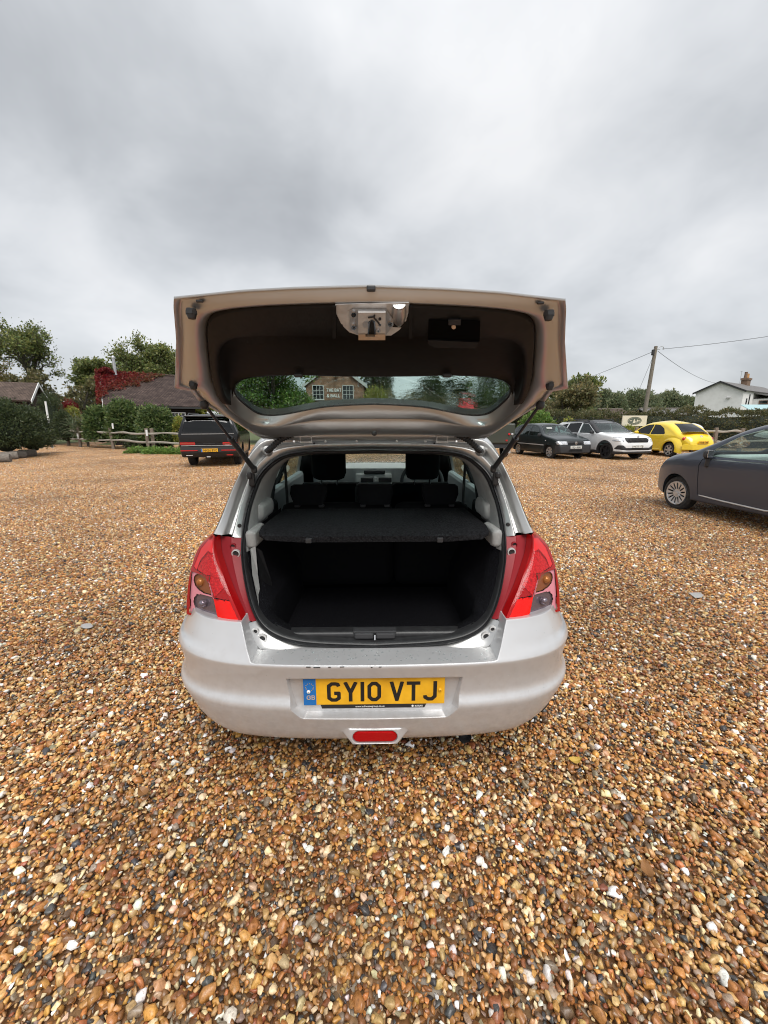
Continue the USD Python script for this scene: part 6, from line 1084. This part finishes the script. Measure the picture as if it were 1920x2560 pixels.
obj('window_edge', loft([sym2(np.vstack([n4, f4[-2::-1]]) * [1, 1, 1] + [0, 0, d]) * [k_, 1, 1] for k_, d in ((1.003, -.003), (.992, -.002), (.992, .006))], closed=True), 'rubber', gate, smooth=40)
far = Cs(*[tuple(x_) for x_ in smooth_line([(807, 905, 1.715), (695.6, 905.3, 1.705), (637, 914, 1.67), (593.6, 923, 1.62), (544, 920, 1.56), (509, 896.5, 1.46), (492, 882, 1.41), (476, 862, 1.37), (490, 845, 1.37)], 40, k=2)]); far[0, 0] = 0
obj('window_surround', loft([sym(far + (f4 - far) * s + [0, 0, b_]) for s, b_ in ((-.04, .02), (0, 0), (.15, -.008), (.6, -.012), (.92, -.006), (1.0, .004))]), 'silver_inner', gate, smooth=40)
# trim: deep black panel
T0 = smooth_line([(807, 649, 1.0), (719, 649, 1.0), (579, 653.5, 1.01), (491.5, 660.7, 1.03), (459, 674, 1.05), (447, 692, 1.07), (447, 721.6, 1.11), (453, 780, 1.20), (457, 815, 1.26), (473, 858, 1.345), (481, 866, 1.36), (499, 867, 1.37)], 60, k=2)
T1 = smooth_line([(807, 721, 1.095), (700, 720, 1.095), (616, 718.5, 1.095), (532, 718.6, 1.10), (496, 724, 1.11), (476, 742, 1.14), (472, 775, 1.19), (476, 815, 1.255), (485, 845, 1.32), (491, 858, 1.345), (498, 862, 1.36)], 60, k=2)
T2 = smooth_line([(807, 813, 1.30), (720, 812, 1.30), (637, 809, 1.30), (550, 812, 1.31), (521, 819, 1.325), (509, 828, 1.345), (504.6, 841, 1.36), (503, 860, 1.37)], 60, k=2)
q0, q1, q2 = to3(T0), to3(T1), to3(T2)
for q_, T_ in ((q0, T0), (q1, T1), (q2, T2)): q_[-1, 0] = C(*T_[-1])[0]
up = lambda q, d: q + [0, 0, d]
tr_ = obj('trim_panel', loft([sym(r_) for r_ in (up(q0, .03), up(q0, -.004), up(q0 * .97 + q1 * .03, -.012), up(q0 * .5 + q1 * .5, -.016), up(q0 * .06 + q1 * .94, -.012), up(q1, -.004), up(q1 * .97 + q2 * .03, .016), up(q1 * .5 + q2 * .5, .030), up(q1 * .1 + q2 * .9, .012), q2, up(q2, .02))]), 'gate_trim', gate, smooth=35)
# outer skin, roof edge and rear spoiler of the gate
n4o = np.vstack([n4, f4[-2::-1]]); tt = np.linspace(0, 1, len(w0)); n4r = resample(n4o, len(w0)); n4r[0, 0] = n4r[-1, 0] = 0
obj('outer_skin', loft([sym2(r_) for r_ in (w0 + [0, 0, .004], w0 * .98 + n4r * .02 + [0, 0, .005], w0 * .7 + n4r * .3 + [0, 0, .022], w0 * .35 + n4r * .65 + [0, 0, .036], n4r + [0, 0, .026])], closed=True), 'silver_paint', gate, smooth=45)
# things on the gate's inner face, laid on the plane of the trim
def on_trim(u, v, lift=0.0):
    Y = 1.0 + (v - 650) * .095 / 70; p = at(u, v, Y) - [XC, 0, 0]; return p + lift * np.array([0, -.72, -.69])
def trim_plate(pts, lift, thick, hole=None):
    P = Polygon(pts) if not hasattr(pts, 'exterior') else pts
    if hole is not None: P = P.difference(hole)
    v, f = plate(P, 1.0); return np.array([on_trim(a, b, lift + thick * c_) for a, b, c_ in v]), f[:, ::-1]
c5 = lambda pts: Polygon([((820 + x / 6.381) * .8641, (720 + y / 6.381) * .8641) for x, y in pts]); e5 = lambda x, y, r_: Point((820 + x / 6.381) * .8641, (720 + y / 6.381) * .8641).buffer(r_ / 6.381 * .8641, 10)
latch = obj('latch_plate', trim_plate(c5([(130, 215), (1280, 190), (1268, 330), (1225, 480), (1130, 600), (1000, 690), (500, 690), (350, 640), (230, 520), (150, 350)]).buffer(1.5), .012, .004), 'zinc', gate)
obj('lock_bracket', trim_plate(c5([(350, 290), (400, 260), (930, 265), (1040, 430), (1040, 520), (930, 665), (470, 665), (350, 600)]), .017, .004), 'galvanised', latch)
obj('lock_case', trim_plate(c5([(485, 275), (915, 275), (915, 610), (760, 610), (745, 420), (700, 385), (660, 420), (650, 610), (485, 610)]), .022, .010), 'zinc', latch)
obj('lock_slot', trim_plate(c5([(660, 420), (700, 388), (742, 420), (755, 680), (640, 680)]), .021, .003), 'rubber', latch)
obj('slot_lip', join(*[trim_plate(c5(p), .032, .004) for p in ([(635, 610), (650, 400), (690, 375), (700, 390), (668, 420), (655, 610)], [(765, 610), (750, 400), (712, 375), (700, 390), (732, 420), (745, 610)])]), 'chrome', latch)
obj('buffer', trim_plate(c5([(490, 615), (600, 615), (600, 650), (750, 650), (750, 615), (910, 615), (910, 700), (490, 700)]), .024, .012), 'tan_plastic', latch)
obj('spring', trim_plate(LineString([((820 + x / 6.381) * .8641, (720 + y / 6.381) * .8641) for x, y in ((650, 345), (720, 335), (745, 310), (735, 350), (780, 400), (815, 450))]).buffer(1.4), .033, .002), 'grey_plastic', latch)
for x, y, r_ in ((415, 330, 38), (418, 535, 38), (990, 483, 38)):
    sc = obj('screw', trim_plate(e5(x, y, r_), .021, .006), 'chrome', latch); obj('cross_slot', trim_plate(e5(x, y, 16), .0272, .0004), 'rubber', sc)
for x, y, r_, m_ in ((605, 460, 48, 'galvanised'), (825, 370, 22, 'rubber'), (825, 462, 20, 'chrome'), (800, 550, 36, 'galvanised'), (800, 550, 16, 'chrome')): obj('rivet', trim_plate(e5(x, y, r_), .032, .003 if r_ > 18 else .006), m_, latch)
q = [on_trim((820 + 1130 / 6.381) * .8641, (720 + yy / 6.381) * .8641, .014) for yy in (190, 330, 470, 560)]; obj('bulge', tube(q, [.016, .019, .014, .003], 12), 'silver_inner', latch, smooth=40)
hd3 = obj('pull_handle', trim_plate(Polygon([(927, 684), (1033, 686), (1032, 727), (925, 722)]).buffer(2), .0165, .002), 'void_black', gate); obj('handle_lip', trim_plate(Polygon([(924, 724), (1031, 729), (1024, 740), (940, 739), (925, 733)]).buffer(1), .016, .008), 'gate_trim', hd3); obj('handle_tab', trim_plate(Polygon([(968, 681), (992, 681), (992, 691), (968, 691)]).buffer(1), .0165, .005), 'rubber', hd3); obj('fixing', trim_plate(Point(978, 696).buffer(4.5), .019, .003), 'tan_plastic', hd3)
for pts in ([(719, 652), (727, 652), (727, 722), (719, 722)], [(882, 652), (890, 652), (890, 722), (882, 722)]): obj('trim_rib', trim_plate(pts, .0155, .004), 'gate_trim', gate)
def at_gate(u, v, Y, sd): p = C(u, v, Y); return p * [sd, 1, 1]
for sd in (-1, 1):
    for u, v, Y in ((414, 666, 1.012), (418, 824, 1.265)): p = at_gate(u, v, Y, sd); obj('bump_stop', move(join(lathe([(0, -.014), (.008, -.012), (.011, -.004), (.011, .01)], 16, 'z'), lathe([(.0135, -.002), (.0135, .006)], 6, 'z')), p + [0, -.004, -.012]), 'rubber', gate, smooth=40)
    p = at_gate(432, 648, 1.0, sd); obj('edge_plug', rbox(p + [0, -.002, -.003], (.016, .008, .006), .002), 'rubber', gate)
    p = at_gate(645, 808, 1.29, sd); obj('trim_clip', rbox(p + [0, -.004, -.004], (.026, .014, .012), .003), 'rubber', gate)
    hp = sub('hinge', gate); p = at_gate(662, 945, 1.775, sd); obj('hinge_arm', join(*[tube([p + [a, .0, .018], p + [a, -.016, .004], p + [a, -.012, -.022]], .004, 6) for a in (-.024, .024)], tube([p + [-.026, -.010, -.020], p + [.026, -.010, -.020]], .004, 6)), 'zinc', hp); obj('hinge_leaf', rbox(p + [0, -.004, .016], (.062, .02, .018), .004), 'galvanised', hp)
    q_ = [at_gate(*t_, sd) for t_ in ((632, 938, 1.74), (612, 946, 1.725), (595, 958, 1.72), (583, 970, 1.735), (578, 974, 1.755))]; q_ = smooth_line(q_, 60, k=3)
    obj('cable_boot', tube(q_, .0125 + .0022 * np.sin(np.arange(60) * 1.5), 12), 'rubber', gate, smooth=False); p = at_gate(577, 975, 1.757, sd); obj('boot_collar', move(lathe([(.012, -.012), (.017, -.008), (.019, .0), (.024, .006)], 18, 'y'), p), 'silver_inner', gate)
obj('edge_plug', rbox(np.array([0, .968, C(807, 624, .97)[2]]), (.02, .012, .012), .003), 'rubber', gate); obj('edge_plug', move(lathe([(0, -.006), (.011, -.004), (.012, 0)], 16, 'y'), C(807, 936, 1.755) * [0, 1, 1]), 'rubber', gate)
for sd in (-1, 1):
    gs = sub('gas_strut', hb); a, b = at_gate(549, 1014, 1.665, sd), at_gate(441, 873, 1.395, sd); m_ = a + (b - a) * .5
    obj('cylinder', join(tube([a + (b - a) * .03, m_], .0105, 14), tube([m_, m_ + (b - a) * .035], .0125, 14)), 'rubber', gs, smooth=40); obj('rod', tube([m_, b], .0055, 10), 'dark_alloy', gs, smooth=40); obj('end_fitting', rbox(a, (.024, .024, .034), .009), 'rubber', gs, smooth=40); obj('end_fitting', rbox(b, (.028, .028, .036), .011), 'rubber', gs, smooth=40)
ds = []
for _ in range(700):
    s, k = sr.random(), sr.integers(1, 39); p = n4[k] + (f4[k] - n4[k]) * s + [0, 0, .003 * math.sin(np.pi * s) - .0005]; sd = sr.choice([-1, 1]); r_ = sr.uniform(.0012, .0034); ds.append((dv * [r_, r_ * 1.2, r_ * .5] + p * [sd, 1, 1], df))
obj('rain_drops', join(*ds), 'drop', gate, smooth=True, kind='stuff')
